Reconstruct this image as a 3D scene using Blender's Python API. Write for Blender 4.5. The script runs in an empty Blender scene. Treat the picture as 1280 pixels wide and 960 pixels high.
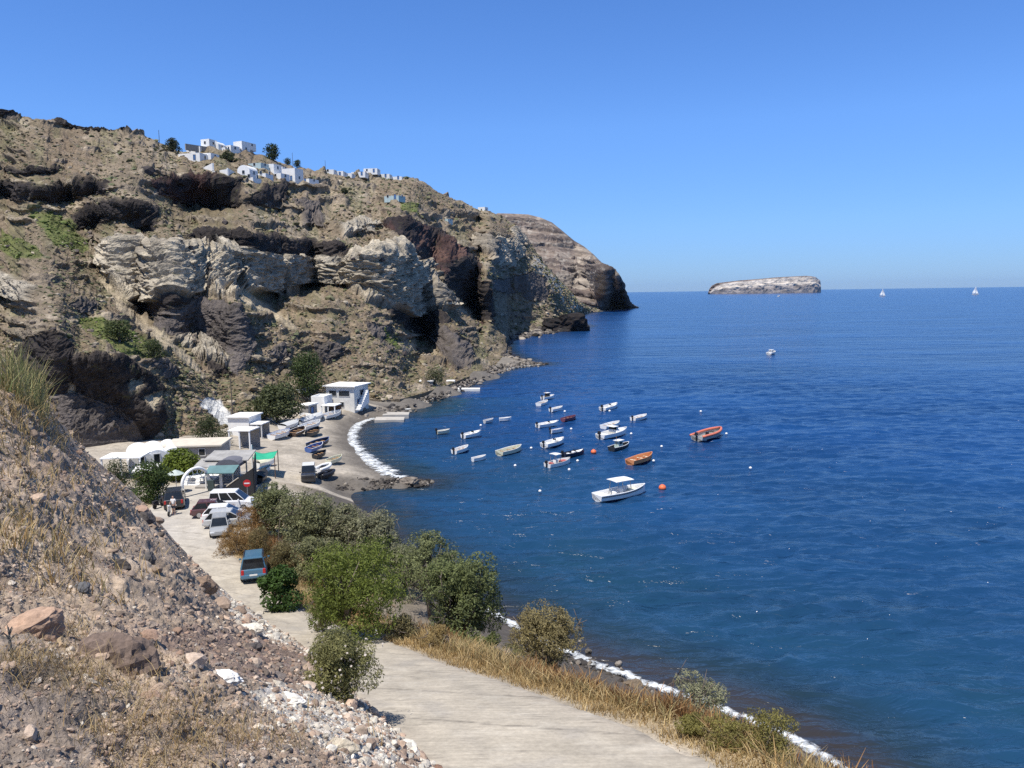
import bpy, bmesh, math, random
import numpy as np
from mathutils import Vector, Matrix
random.seed(7); RNG = np.random.default_rng(11)
SC = bpy.context.scene
COL = SC.collection
R = math.radians

# ------------------------------------------------------------------ camera geometry (photo pixels 1280x960)
FPX = 960.0; H = 23.0
_p = math.atan(114 / FPX); _r = R(0.82)
F0 = np.array([0, math.cos(_p), -math.sin(_p)]); U0 = np.array([0, math.sin(_p), math.cos(_p)]); R0 = np.array([1.0, 0, 0])
UP = math.cos(_r) * U0 + math.sin(_r) * R0
RT = math.cos(_r) * R0 - math.sin(_r) * U0
CAMP = np.array([0, 0, H])
def ray(u, v):
    u = np.asarray(u, float); v = np.asarray(v, float)
    return F0 + ((u - 640) / FPX)[..., None] * RT - ((v - 480) / FPX)[..., None] * UP
def P(u, v, D):
    d = ray(u, v); return CAMP + d * (np.asarray(D, float) / d[..., 1])[..., None]
def G(u, v, z):
    d = ray(u, v); return CAMP + d * ((np.asarray(z, float) - H) / d[..., 2])[..., None]
def proj(p):
    q = np.asarray(p, float) - CAMP
    w = q @ F0
    return 640 + FPX * (q @ RT) / w, 480 - FPX * (q @ UP) / w

# ------------------------------------------------------------------ noise
def _hash(ix, iy, iz, s):
    h = (ix.astype(np.uint32) * np.uint32(374761393) + iy.astype(np.uint32) * np.uint32(668265263)
         + iz.astype(np.uint32) * np.uint32(2147483647 ^ 1274126177) + np.uint32(s * 974711 + 13))
    h = (h ^ (h >> np.uint32(13))) * np.uint32(1274126177)
    h = (h ^ (h >> np.uint32(16))) * np.uint32(2246822519)
    return h ^ (h >> np.uint32(15))
def noise(p, seed=0):
    p = np.asarray(p, float); shp = p.shape[:-1]; p = p.reshape(-1, 3)
    i = np.floor(p).astype(np.int64); f = p - i
    w = f * f * f * (f * (f * 6 - 15) + 10)
    out = np.zeros(len(p))
    with np.errstate(over='ignore'):
        for a in (0, 1):
            for b in (0, 1):
                for c in (0, 1):
                    h = _hash(i[:, 0] + a, i[:, 1] + b, i[:, 2] + c, seed)
                    gx = (h & np.uint32(1023)).astype(float) / 511.5 - 1
                    gy = ((h >> np.uint32(10)) & np.uint32(1023)).astype(float) / 511.5 - 1
                    gz = ((h >> np.uint32(20)) & np.uint32(1023)).astype(float) / 511.5 - 1
                    d = gx * (f[:, 0] - a) + gy * (f[:, 1] - b) + gz * (f[:, 2] - c)
                    ww = (w[:, 0] if a else 1 - w[:, 0]) * (w[:, 1] if b else 1 - w[:, 1]) * (w[:, 2] if c else 1 - w[:, 2])
                    out += d * ww
    return (out * 1.35).reshape(shp)
def fbm(p, octv=4, seed=0, gain=0.5):
    a = 1.0; o = 0; t = 0; p = np.asarray(p, float)
    for k in range(octv):
        o = o + a * noise(p, seed + k); t += a; a *= gain; p = p * 2.03 + 7.3
    return o / t * 1.6
def ridged(p, octv=4, seed=0):
    a = 1.0; o = 0; t = 0; p = np.asarray(p, float)
    for k in range(octv):
        o = o + a * (1 - 2.2 * np.abs(noise(p, seed + k))); t += a; a *= 0.5; p = p * 2.07 + 3.1
    return o / t
def sstep(a, b, x):
    t = np.clip((x - a) / (b - a), 0, 1); return t * t * (3 - 2 * t)
def inpoly(x, y, poly):
    r = np.zeros(x.shape, bool); n = len(poly); j = n - 1
    for i in range(n):
        xi, yi = poly[i]; xj, yj = poly[j]
        if yi != yj:
            c = ((yi > y) != (yj > y)) & (x < (xj - xi) * (y - yi) / (yj - yi) + xi)
            r ^= c
        j = i
    return r
class RBF:
    def __init__(s, pts, val):
        s.p = np.asarray(pts, float); n = len(s.p)
        A = np.linalg.norm(s.p[:, None] - s.p[None], axis=2)
        M = np.zeros((n + 3, n + 3)); M[:n, :n] = A; M[:n, n] = 1; M[:n, n+1:] = s.p; M[n:, :n] = M[:n, n:].T
        s.w = np.linalg.lstsq(M, np.concatenate([val, [0, 0, 0]]), rcond=None)[0]
    def __call__(s, q):
        q = np.asarray(q, float); shp = q.shape[:-1]; q = q.reshape(-1, 2); o = np.empty(len(q))
        for k in range(0, len(q), 20000):
            b = q[k:k+20000]
            A = np.linalg.norm(b[:, None] - s.p[None], axis=2)
            o[k:k+20000] = A @ s.w[:-3] + s.w[-3] + b @ s.w[-2:]
        return o.reshape(shp)

# ------------------------------------------------------------------ mesh / object helpers
def link(name, me, m=None, parent=None):
    o = bpy.data.objects.new(name, me); COL.objects.link(o)
    if m is not None: me.materials.append(m)
    if parent is not None: o.parent = parent
    return o
def bigmesh(name, V, Fc, m, cols=None, smooth=True, parent=None):
    V = np.ascontiguousarray(V, np.float32); Fc = np.ascontiguousarray(Fc, np.int32)
    me = bpy.data.meshes.new(name); k = Fc.shape[1]
    me.vertices.add(len(V)); me.vertices.foreach_set('co', V.ravel())
    me.loops.add(Fc.size); me.loops.foreach_set('vertex_index', Fc.ravel())
    me.polygons.add(len(Fc)); me.polygons.foreach_set('loop_start', np.arange(0, Fc.size, k, dtype=np.int32))
    if smooth: me.polygons.foreach_set('use_smooth', np.ones(len(Fc), bool))
    else: me.polygons.foreach_set('use_smooth', np.zeros(len(Fc), bool))
    me.update(calc_edges=True)
    if cols is not None:
        a = me.color_attributes.new('Col', 'FLOAT_COLOR', 'POINT')
        c = np.ones((len(V), 4), np.float32); c[:, :cols.shape[1]] = cols
        a.data.foreach_set('color', c.ravel())
    return link(name, me, m, parent)
def gridfaces(nr, nc):
    i = np.arange(nr * nc).reshape(nr, nc)
    return np.stack([i[:-1, :-1], i[:-1, 1:], i[1:, 1:], i[1:, :-1]], -1).reshape(-1, 4)
def tag(o, label=None, cat=None, group=None, kind=None):
    if label: o['label'] = label
    if cat: o['category'] = cat
    if group: o['group'] = group
    if kind: o['kind'] = kind
    return o
def empty(name, loc, rz=0.0, label=None, cat=None, group=None):
    o = bpy.data.objects.new(name, None); COL.objects.link(o); o.empty_display_size = 0.2
    o.location = [float(c) for c in loc]; o.rotation_euler = (0, 0, rz)
    return tag(o, label, cat, group)
class MB:
    """collects shapes, then links them as one mesh"""
    def __init__(s): s.v = []; s.f = []
    def add(s, v, f):
        n = len(s.v); s.v += [tuple(map(float, q)) for q in v]; s.f += [tuple(i + n for i in q) for q in f]; return s
    def box(s, c, d, rz=0.0, tx=0.0, taper=(1, 1)):
        x, y, z = d[0] / 2, d[1] / 2, d[2] / 2; vs = []
        M = Matrix.Rotation(rz, 3, 'Z') @ Matrix.Rotation(tx, 3, 'X')
        for sz in (-1, 1):
            kx, ky = taper if sz > 0 else (1, 1)
            for sx, sy in ((-1, -1), (1, -1), (1, 1), (-1, 1)):
                q = M @ Vector((sx * x * kx, sy * y * ky, sz * z)); vs.append((q.x + c[0], q.y + c[1], q.z + c[2]))
        return s.add(vs, [(3, 2, 1, 0), (4, 5, 6, 7), (0, 1, 5, 4), (1, 2, 6, 5), (2, 3, 7, 6), (3, 0, 4, 7)])
    def tube(s, pts, rad, n=8, cap=True):
        pts = [Vector([float(k) for k in p]) for p in pts]
        if not hasattr(rad, '__len__'): rad = [rad] * len(pts)
        vs = []; fs = []; last = None
        for k, p in enumerate(pts):
            t = (pts[min(k + 1, len(pts) - 1)] - pts[max(k - 1, 0)]).normalized()
            a = Vector((0, 0, 1)) if abs(t.z) < 0.9 else Vector((1, 0, 0))
            if last is not None: a = last
            b = t.cross(a).normalized(); c = b.cross(t).normalized(); last = c
            for i in range(n):
                w = 2 * math.pi * i / n; vs.append(p + (b * math.cos(w) + c * math.sin(w)) * rad[k])
        for k in range(len(pts) - 1):
            for i in range(n):
                fs.append((k * n + i, k * n + (i + 1) % n, (k + 1) * n + (i + 1) % n, (k + 1) * n + i))
        if cap:
            fs.append(tuple(range(n))[::-1]); fs.append(tuple((len(pts) - 1) * n + i for i in range(n)))
        return s.add(vs, fs)
    def lathe(s, c, prof, n=12):
        vs = []; fs = []
        for (r, z) in prof:
            for i in range(n):
                w = 2 * math.pi * i / n; vs.append((c[0] + r * math.cos(w), c[1] + r * math.sin(w), c[2] + z))
        for k in range(len(prof) - 1):
            for i in range(n): fs.append((k * n + i, k * n + (i + 1) % n, (k + 1) * n + (i + 1) % n, (k + 1) * n + i))
        fs.append(tuple(range(n))[::-1]); fs.append(tuple((len(prof) - 1) * n + i for i in range(n)))
        return s.add(vs, fs)
    def prism(s, poly, y0, y1):
        """polygon in x,z swept along y"""
        n = len(poly)
        vs = [(x, y0, z) for x, z in poly] + [(x, y1, z) for x, z in poly]
        fs = [tuple(range(n)), tuple(range(2 * n - 1, n - 1, -1))]
        for i in range(n): fs.append((i, i + n, (i + 1) % n + n, (i + 1) % n))
        return s.add(vs, fs)
    def build(s, name, m, parent=None, smooth=False, bevel=0.0, subsurf=0):
        me = bpy.data.meshes.new(name); me.from_pydata(s.v, [], s.f)
        bm = bmesh.new(); bm.from_mesh(me); bmesh.ops.recalc_face_normals(bm, faces=bm.faces); bm.to_mesh(me); bm.free()
        if smooth:
            for p in me.polygons: p.use_smooth = True
        o = link(name, me, m, parent)
        if bevel:
            b = o.modifiers.new('bevel', 'BEVEL'); b.width = bevel; b.segments = 2; b.limit_method = 'ANGLE'
        if subsurf:
            b = o.modifiers.new('sub', 'SUBSURF'); b.levels = subsurf; b.render_levels = subsurf
        return o
def copy_tree(o, parent=None):
    c = o.copy(); COL.objects.link(c)
    if parent is not None: c.parent = parent
    for ch in list(o.children): copy_tree(ch, c)
    return c

# ------------------------------------------------------------------ materials
class NT:
    def __init__(s, name):
        s.m = bpy.data.materials.new(name); s.m.use_nodes = True; s.t = s.m.node_tree
        s.b = s.t.nodes['Principled BSDF']; s.out = s.t.nodes['Material Output']
    def n(s, typ, **kw):
        x = s.t.nodes.new(typ)
        for k, v in kw.items():
            if k in x.inputs: x.inputs[k].default_value = v
            else: setattr(x, k, v)
        return x
    def l(s, a, b): s.t.links.new(a, b)
    def mixc(s, a, b, fac, mode='MIX'):
        x = s.t.nodes.new('ShaderNodeMix'); x.data_type = 'RGBA'; x.blend_type = mode
        for k, v in ((0, fac), (6, a), (7, b)):
            if hasattr(v, 'is_linked'): s.l(v, x.inputs[k])
            else: x.inputs[k].default_value = v if k == 0 else (*v[:3], 1)
        return x.outputs[2]
    def ramp(s, fac, stops):
        x = s.t.nodes.new('ShaderNodeValToRGB'); e = x.color_ramp.elements
        while len(e) < len(stops): e.new(0.5)
        for k, (p, c) in enumerate(stops):
            e[k].position = p; e[k].color = (*c, 1) if hasattr(c, '__len__') else (c, c, c, 1)
        s.l(fac, x.inputs[0]); return x.outputs[0]
    def noise(s, scale, detail=4, rough=0.55, coord=None, dist=0.0):
        x = s.n('ShaderNodeTexNoise'); x.inputs['Scale'].default_value = scale; x.inputs['Detail'].default_value = detail
        x.inputs['Roughness'].default_value = rough; x.inputs['Distortion'].default_value = dist
        if coord is not None: s.l(coord, x.inputs['Vector'])
        return x.outputs[0]
    def bump(s, h, strength, dist, prev=None):
        x = s.n('ShaderNodeBump'); x.inputs['Strength'].default_value = strength; x.inputs['Distance'].default_value = dist
        s.l(h, x.inputs['Height'])
        if prev is not None: s.l(prev, x.inputs['Normal'])
        return x.outputs[0]
    def world(s):
        return s.n('ShaderNodeNewGeometry').outputs['Position']
    def obj(s): return s.n('ShaderNodeTexCoord').outputs['Object']
_M = {}
def pmat(name, col, rough=0.6, var=0.18, scale=3.0, metal=0.0, bump=0.0, spec=0.4, dirt=0.0):
    if name in _M: return _M[name]
    t = NT(name); c = t.obj(); f = t.noise(scale, 5, 0.6, c)
    lo = tuple(x * (1 - var) for x in col); hi = tuple(min(1, x * (1 + var)) for x in col)
    o = t.ramp(f, [(0.3, lo), (0.7, hi)])
    if dirt:
        f2 = t.noise(scale * 0.35, 6, 0.7, c); k = t.ramp(f2, [(0.48, 0.0), (0.72, dirt)])
        o = t.mixc(o, tuple(x * 0.45 + 0.03 for x in col), k)
    t.l(o, t.b.inputs['Base Color'])
    t.b.inputs['Roughness'].default_value = rough; t.b.inputs['Metallic'].default_value = metal
    t.b.inputs['Specular IOR Level'].default_value = spec
    if bump: t.l(t.bump(t.noise(scale * 6, 4, 0.6, c), bump, 0.02), t.b.inputs['Normal'])
    _M[name] = t.m; return t.m
def glassmat(name, col=(0.02, 0.025, 0.03)):
    if name in _M: return _M[name]
    t = NT(name); f = t.noise(2.0, 2, 0.5, t.obj())
    t.l(t.ramp(f, [(0.3, tuple(c * 0.8 for c in col)), (0.7, tuple(c * 1.2 for c in col))]), t.b.inputs['Base Color'])
    t.b.inputs['Roughness'].default_value = 0.06; t.b.inputs['Specular IOR Level'].default_value = 0.6
    _M[name] = t.m; return t.m
def leafmat(name, trans=0.3):
    if name in _M: return _M[name]
    t = NT(name); a = t.n('ShaderNodeVertexColor'); a.layer_name = 'Col'
    f = t.noise(1.3, 3, 0.6, t.world()); k = t.ramp(f, [(0.25, 0.78), (0.75, 1.22)])
    c = t.mixc(a.outputs[0], k, 1.0, 'MULTIPLY')
    t.l(c, t.b.inputs['Base Color']); t.b.inputs['Roughness'].default_value = 0.65; t.b.inputs['Specular IOR Level'].default_value = 0.25
    tr = t.n('ShaderNodeBsdfTranslucent'); t.l(c, tr.inputs['Color'])
    mx = t.n('ShaderNodeMixShader'); mx.inputs[0].default_value = trans
    t.l(t.b.outputs[0], mx.inputs[1]); t.l(tr.outputs[0], mx.inputs[2]); t.l(mx.outputs[0], t.out.inputs['Surface'])
    _M[name] = t.m; return t.m
def vmat(name, scales=(0.5, 3.0, 14.0), bstr=(0.5, 0.5), bdist=(0.6, 0.12), var=0.35, rough=0.9, spots=None):
    """vertex colour times procedural mottling, with bump"""
    if name in _M: return _M[name]
    t = NT(name); w = t.world(); a = t.n('ShaderNodeVertexColor'); a.layer_name = 'Col'
    n1 = t.noise(scales[0], 6, 0.65, w); n2 = t.noise(scales[1], 6, 0.65, w); n3 = t.noise(scales[2], 4, 0.6, w)
    c = t.mixc(a.outputs[0], t.ramp(n1, [(0.3, 1 - var), (0.7, 1 + var)]), 1.0, 'MULTIPLY')
    c = t.mixc(c, t.ramp(n2, [(0.3, 1 - var), (0.7, 1 + var)]), 1.0, 'MULTIPLY')
    c = t.mixc(c, t.ramp(n3, [(0.3, 1 - var * 0.7), (0.7, 1 + var * 0.7)]), 1.0, 'MULTIPLY')
    if spots:
        for (sc, thr, col, amt) in spots:
            f = t.noise(sc, 3, 0.6, w, 0.6); k = t.ramp(f, [(thr, 0.0), (thr + 0.05, amt)])
            c = t.mixc(c, col, k)
    t.l(c, t.b.inputs['Base Color']); t.b.inputs['Roughness'].default_value = rough; t.b.inputs['Specular IOR Level'].default_value = 0.15
    b = t.bump(n2, bstr[0], bdist[0]); b = t.bump(n3, bstr[1], bdist[1], b); t.l(b, t.b.inputs['Normal'])
    _M[name] = t.m; return t.m
HAZE = 1.5e-5
# ------------------------------------------------------------------ camera, sun, sky
cam = bpy.data.cameras.new('camera'); cam.sensor_width = 36; cam.sensor_fit = 'HORIZONTAL'; cam.lens = 36 * FPX / 1280
cam.clip_start = 0.1; cam.clip_end = 60000
camo = bpy.data.objects.new('camera', cam); COL.objects.link(camo)
camo.matrix_world = Matrix(((RT[0], UP[0], -F0[0], 0), (RT[1], UP[1], -F0[1], 0), (RT[2], UP[2], -F0[2], H), (0, 0, 0, 1)))
SC.camera = camo
SUN_EL = R(68); SUN_AZ = math.atan2(-0.60, -0.80)      # azimuth from +Y towards +X
SUND = Vector((math.sin(SUN_AZ) * math.cos(SUN_EL), math.cos(SUN_AZ) * math.cos(SUN_EL), math.sin(SUN_EL)))
sl = bpy.data.lights.new('sun', 'SUN'); sl.energy = 4.6; sl.angle = R(0.53); sl.color = (1.0, 0.955, 0.88)
so = bpy.data.objects.new('sun', sl); COL.objects.link(so); so.rotation_euler = SUND.to_track_quat('Z', 'Y').to_euler()
wd = bpy.data.worlds.new('World'); SC.world = wd; wd.use_nodes = True; wt = wd.node_tree
sky = wt.nodes.new('ShaderNodeTexSky'); sky.sky_type = 'NISHITA'; sky.sun_disc = False
sky.sun_elevation = SUN_EL; sky.sun_rotation = SUN_AZ; sky.altitude = 0; sky.air_density = 1.0; sky.dust_density = 0.0; sky.ozone_density = 2.0
hs = wt.nodes.new('ShaderNodeMix'); hs.data_type = 'RGBA'; hs.blend_type = 'MULTIPLY'; hs.inputs[0].default_value = 1.0
tc = wt.nodes.new('ShaderNodeTexCoord'); sx_ = wt.nodes.new('ShaderNodeSeparateXYZ'); wt.links.new(tc.outputs['Generated'], sx_.inputs[0])
rp = wt.nodes.new('ShaderNodeValToRGB'); wt.links.new(sx_.outputs['Z'], rp.inputs[0])
SKYR = [(0.0, (0.235, 0.40, 0.86)), (0.03, (0.285, 0.46, 0.88)), (0.08, (0.36, 0.56, 0.95)), (0.2, (0.46, 0.71, 1.13)), (0.36, (0.43, 0.70, 1.13)), (0.7, (0.72, 0.76, 0.84))]
e_ = rp.color_ramp.elements
while len(e_) < len(SKYR): e_.new(0.5)
for k, (p, c) in enumerate(SKYR): e_[k].position = p; e_[k].color = (*c, 1)
bg = wt.nodes['Background']; bg.inputs['Strength'].default_value = 0.115
wt.links.new(sky.outputs[0], hs.inputs[6]); wt.links.new(rp.outputs[0], hs.inputs[7]); wt.links.new(hs.outputs[2], bg.inputs['Color'])
vs = SC.view_settings; vs.view_transform = 'Standard'; vs.look = 'None'; vs.exposure = 0.42; vs.gamma = 1.0; vs.use_curve_mapping = False
SC.cycles.use_denoising = False; SC.cycles.max_bounces = 6; SC.cycles.diffuse_bounces = 2; SC.cycles.glossy_bounces = 2
SC.cycles.transmission_bounces = 2; SC.cycles.volume_bounces = 0; SC.cycles.transparent_max_bounces = 6
SC.cycles.sample_clamp_indirect = 1.2; SC.cycles.sample_clamp_direct = 1.25; SC.cycles.use_adaptive_sampling = False

# ------------------------------------------------------------------ shoreline, road and low ground
SHORE_PX = [(1200, 1150), (1110, 1015), (1045, 962), (990, 928), (905, 893), (830, 866), (740, 834), (680, 806), (620, 775), (560, 735), (500, 680), (465, 645),
            (438, 622), (428, 613), (470, 607), (500, 606), (524, 605), (528, 602), (505, 599), (490, 596), (468, 585), (450, 568), (440, 552), (441, 540),
            (449, 530), (462, 524), (482, 520), (505, 513), (530, 502), (560, 489), (590, 476), (620, 464), (648, 458), (674, 455)]
SHORE = np.array([G(u, v, 0.0)[:2] for u, v in SHORE_PX])
SHORE2_PX = [(674, 455), (654, 452), (640, 448), (631, 440), (628, 430), (632, 425), (644, 420.5), (670, 416), (690, 413.5), (700, 414), (722, 412.5), (733, 407), (716, 402), (722, 395), (735, 391), (760, 388.5), (790, 385.5), (797, 384)]
SHORE_ALL = np.array([G(u, v, 0.0)[:2] for u, v in SHORE_PX + SHORE2_PX[1:]])
SHORE_ALL = np.vstack([[[30, -40]], SHORE_ALL])
SIDE_POLY = np.vstack([SHORE_ALL, [[200, 1500], [-2000, 1500], [-2000, -40]]])
def seg_dist(q, pl):
    q = np.asarray(q, float); d = np.full(len(q), 1e9)
    for a, b in zip(pl[:-1], pl[1:]):
        ab = b - a; L = (ab @ ab) + 1e-9
        t = np.clip(((q - a) @ ab) / L, 0, 1)
        d = np.minimum(d, np.linalg.norm(q - a - t[:, None] * ab, axis=1))
    return d
def shore_signed(q):
    """positive over water"""
    q = np.asarray(q, float); d = seg_dist(q, SHORE_ALL)
    return np.where(inpoly(q[:, 0], q[:, 1], SIDE_POLY), -d, d)

ROAD = [  # left px, right px, z
    ((660, 1180), (1320, 1180), 14.0), ((600, 1040), (1030, 1040), 12.8), ((540, 960), (905, 960), 11.9), ((480, 900), (768, 900), 11.0), ((440, 860), (655, 860), 9.8), ((404, 826), (556, 829), 8.3),
    ((372, 800), (485, 801), 6.8), ((325, 772), (405, 776), 5.3), ((282, 745), (340, 747), 4.3), ((256, 722), (334, 724), 3.9), ((238, 700), (298, 702), 3.7),
    ((215, 680), (276, 681), 3.5), ((195, 655), (318, 656), 3.3), ((188, 638), (322, 634), 3.3), ((195, 620), (318, 617), 3.3), ((205, 607), (290, 606), 3.3)]
RL = np.array([G(*a, z) for a, b, z in ROAD]); RR = np.array([G(*b, z) for a, b, z in ROAD])
RC = (RL + RR) / 2
def road_info(q):
    """signed lateral position (-1 left edge .. 1 right edge), distance from the edge, height of the road there"""
    q = np.asarray(q, float); best = np.full(len(q), 1e9); zz = np.zeros(len(q)); hw = np.zeros(len(q)); sd = np.zeros(len(q))
    W = np.linalg.norm(RR[:, :2] - RL[:, :2], axis=1) / 2
    for k in range(len(RC) - 1):
        a, b = RC[k, :2], RC[k + 1, :2]; ab = b - a
        t = np.clip(((q - a) @ ab) / (ab @ ab), 0, 1); e = q - a - t[:, None] * ab; d = np.linalg.norm(e, axis=1)
        m = d < best; best = np.where(m, d, best)
        ax = ab / np.linalg.norm(ab)
        w = (W[k] * (1 - t) + W[k + 1] * t) * abs(ax[1])
        hw = np.where(m, w, hw); sd = np.where(m, np.sign(e[:, 0] * ax[1] - e[:, 1] * ax[0]), sd)
    zz = np.interp(q[:, 1], RC[:, 1], RC[:, 2])
    return best * sd, best - hw, zz
_gp = [(RL[k, :2], RL[k, 2]) for k in range(len(RL))] + [(RR[k, :2], RR[k, 2]) for k in range(len(RR))]
_gp += [(s, 0.0) for s in SHORE[::1]]
for k in range(1, len(SHORE) - 1):                        # sea bed a few metres out
    t = SHORE[k + 1] - SHORE[k - 1]; nn = np.array([t[1], -t[0]]); nn = nn / (np.linalg.norm(nn) + 1e-6)
    q = SHORE[k] + nn * 7
    if shore_signed(q[None])[0] > 4: _gp.append((q, -1.8))
for u, v, z in [(280, 660, 3.3), (340, 603, 2.6), (400, 575, 1.7), (425, 560, 1.0), (380, 590, 2.0), (350, 550, 2.3), (400, 530, 1.5), (436, 520, 1.2), (330, 535, 2.6),
                (440, 508, 1.9), (300, 560, 3.2), (270, 560, 3.4), (230, 560, 3.6), (180, 565, 3.8), (120, 575, 4.2), (50, 570, 4.5), (-60, 560, 5), (200, 590, 3.4), (480, 512, 1.4), (520, 499, 1.5), (560, 482, 1.8),
                (600, 465, 2.0), (640, 453, 1.0), (395, 606, 1.7), (450, 601, 0.8), (500, 602.5, 0.6), (330, 640, 3.2), (380, 640, 2.6), (340, 680, 3.3), (420, 690, 2.2), (380, 720, 3.4), (440, 745, 2.6),
                (430, 790, 4.8), (480, 770, 2.8), (560, 800, 3.4), (620, 830, 4.4), (540, 765, 1.6)]:
    _gp.append((G(u, v, z)[:2], z))
for k in range(0, 7):                                     # the bank that falls from the road's seaward edge to the shore
    e = RR[k, :2]; d = SHORE - e; j = np.argmin(np.linalg.norm(d, axis=1)); dv = d[j]; L = np.linalg.norm(dv)
    _gp.append((e + dv / L * 2.0, RR[k, 2] - 0.25)); _gp.append((e + dv / L * (2.0 + 0.45 * (L - 2)), RR[k, 2] * 0.42))
_gp += [(np.array(p, float), z) for p, z in [((-60, 60), 12), ((-80, 80), 12), ((-45, 30), 16), ((-12, 5), 17), ((30, -10), 3), ((-90, 110), 8)]]
GZ = RBF([p for p, z in _gp], [z for p, z in _gp])
def gz0(q):
    q = np.asarray(q, float).reshape(-1, 2); z = GZ(q); s, e, rz = road_info(q)
    k = 1 - sstep(0.0, 2.2, e)
    return z * (1 - k) + (rz - 0.10) * k
def gz(x, y):
    q = np.array([[x, y]], float); z = float(gz0(q)[0]); s, e, rz = road_info(q)
    return max(z, float(rz[0])) if e[0] < 0 else z
def GP(u, v):
    """where the pixel's ray meets the low ground"""
    z = 3.0
    for _ in range(12):
        p = G(u, v, z); z = 0.5 * z + 0.5 * gz(p[0], p[1])
    p = G(u, v, z); return np.array([p[0], p[1], gz(p[0], p[1])])

def interp(tbl, x): 
    a = np.array(tbl, float); return np.interp(x, a[:, 0], a[:, 1])
FOOT = [(-260, 575), (0, 560), (100, 556), (190, 548), (250, 543), (300, 530), (330, 524), (370, 510), (410, 503), (460, 500), (500, 499), (530, 491), (560, 481), (585, 471), (600, 465), (614, 460), (624, 454), (630, 447), (633, 430), (636, 423), (650, 418), (690, 411), (715, 401), (722, 394.5), (735, 390.5), (748, 389.8)]
FZ = [(-260, 6), (0, 5), (200, 3.8), (300, 3), (400, 2.4), (460, 2.0), (520, 1.6), (600, 1.0), (630, 0.6), (748, 0.3)]
xs = np.arange(-125, 45, 0.42); ys = np.arange(4, 262, 0.5)
XX, YY = np.meshgrid(xs, ys); q = np.stack([XX.ravel(), YY.ravel()], 1)
sd_ = shore_signed(q); keep_far = sd_ > 14
zz = gz0(q); _, re_, rz_ = road_info(q)
n3 = np.stack([q[:, 0], q[:, 1], zz], 1)
offroad = sstep(0.2, 1.5, re_)
zz = zz + offroad * (0.16 * fbm(n3 / 2.3, 4, 3) + 0.22 * fbm(n3 / 9, 3, 9)) * np.clip((-sd_ + 2) / 6, 0.25, 1)
spit = np.exp(-(seg_dist(q, np.array([G(415, 610, 0.5)[:2], G(530, 603, 0.3)[:2]])) / 2.5) ** 2)
zz = np.maximum(zz, -3.5)
fu = np.linspace(-260, 748, 400); fD = np.array([G(u, v, z)[1] for u, v, z in zip(fu, interp(FOOT, fu), interp(FZ, fu))])
pu_, _ = proj(np.stack([q[:, 0], q[:, 1], zz], 1)); excess = q[:, 1] - np.interp(pu_, fu, fD) - 1.0
zz = zz - np.where((excess > 0) & (pu_ < 680), np.minimum(excess * 0.8, 14), 0)
nA = fbm(n3 / 5, 4, 21); nB = fbm(n3 / 1.4, 4, 31)
c = np.empty((len(q), 3)); c[:] = (0.37, 0.325, 0.265)                                       # beach and packed earth
c = c * (1 + 0.22 * nA + 0.15 * nB)[:, None]
def blend(c, col, k): return c * (1 - k[:, None]) + np.asarray(col) * k[:, None]
wet = sstep(6.0, 1.0, -sd_ + 1.2 * nA) * (q[:, 1] > 85); c = blend(c, (0.085, 0.075, 0.066), wet * 0.85)
straw = (1 - sstep(3.5, 7.0, re_ + 1.5 * nA)) * (q[:, 1] < 74) * sstep(-0.4, 0.8, re_); c = blend(c, (0.36, 0.27, 0.15), straw * 0.8)
bank = (q[:, 1] < 84) * sstep(3.5, 8, re_ + nA) ; c = blend(c, (0.13, 0.105, 0.075), bank * 0.8)
shn = (q[:, 1] < 84) * sstep(5.5, 2.5, -sd_ + nA); c = blend(c, (0.085, 0.075, 0.068), shn * 0.9)
up = (q[:, 1] > 150) * (q[:, 1] < 262); c = blend(c, (0.13, 0.118, 0.105), up * 0.75)
c = blend(c, (0.05, 0.05, 0.045), sstep(0.0, -0.8, zz))
ground_mat = vmat('ground_earth', (0.35, 2.2, 9.0), (0.5, 0.5), (0.25, 0.08), 0.22)
fc = gridfaces(len(ys), len(xs)); fk = ~(keep_far[fc].all(1)); fc = fc[fk]
tag(bigmesh('ground', np.stack([q[:, 0], q[:, 1], zz], 1), fc, ground_mat, np.clip(c, 0.02, 0.9)), kind='structure')

# road: a grooved concrete ribbon with a ragged broken edge
def resample(A, n):
    L = np.concatenate([[0], np.cumsum(np.linalg.norm(np.diff(A, axis=0), axis=1))]); t = np.linspace(0, L[-1], n)
    return np.stack([np.interp(t, L, A[:, k]) for k in range(A.shape[1])], 1)
def smoothpoly(A, n):
    B = resample(A, n)
    for _ in range(n // 14): B[1:-1] = (B[:-2] + 2 * B[1:-1] + B[2:]) / 4
    return B
NRD = 900
t_ = np.concatenate([[0], np.cumsum(np.linalg.norm(np.diff(RC, axis=0), axis=1))]); tt = np.linspace(0, t_[-1], NRD)
LL = np.stack([np.interp(tt, t_, RL[:, k]) for k in range(3)], 1); RRs = np.stack([np.interp(tt, t_, RR[:, k]) for k in range(3)], 1)
for _ in range(12): 
    LL[1:-1] = (LL[:-2] + 2 * LL[1:-1] + LL[2:]) / 4; RRs[1:-1] = (RRs[:-2] + 2 * RRs[1:-1] + RRs[2:]) / 4
edge_n = fbm(np.stack([tt / 1.6, tt * 0, tt * 0], 1), 4, 5)
wv = np.linspace(0, 1, 25)
RV = []; RCc = []
lateral = RRs - LL; wid = np.linalg.norm(lateral, axis=1, keepdims=True); lu = lateral / wid
Lx = LL - lu * (0.25 + 0.25 * edge_n[:, None]); Rx = RRs + lu * (0.15 + 0.3 * np.roll(edge_n, 97)[:, None])
for k, w in enumerate(wv):
    p = Lx * (1 - w) + Rx * w
    RV.append(p)
RV = np.stack(RV, 1).reshape(-1, 3)
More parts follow.
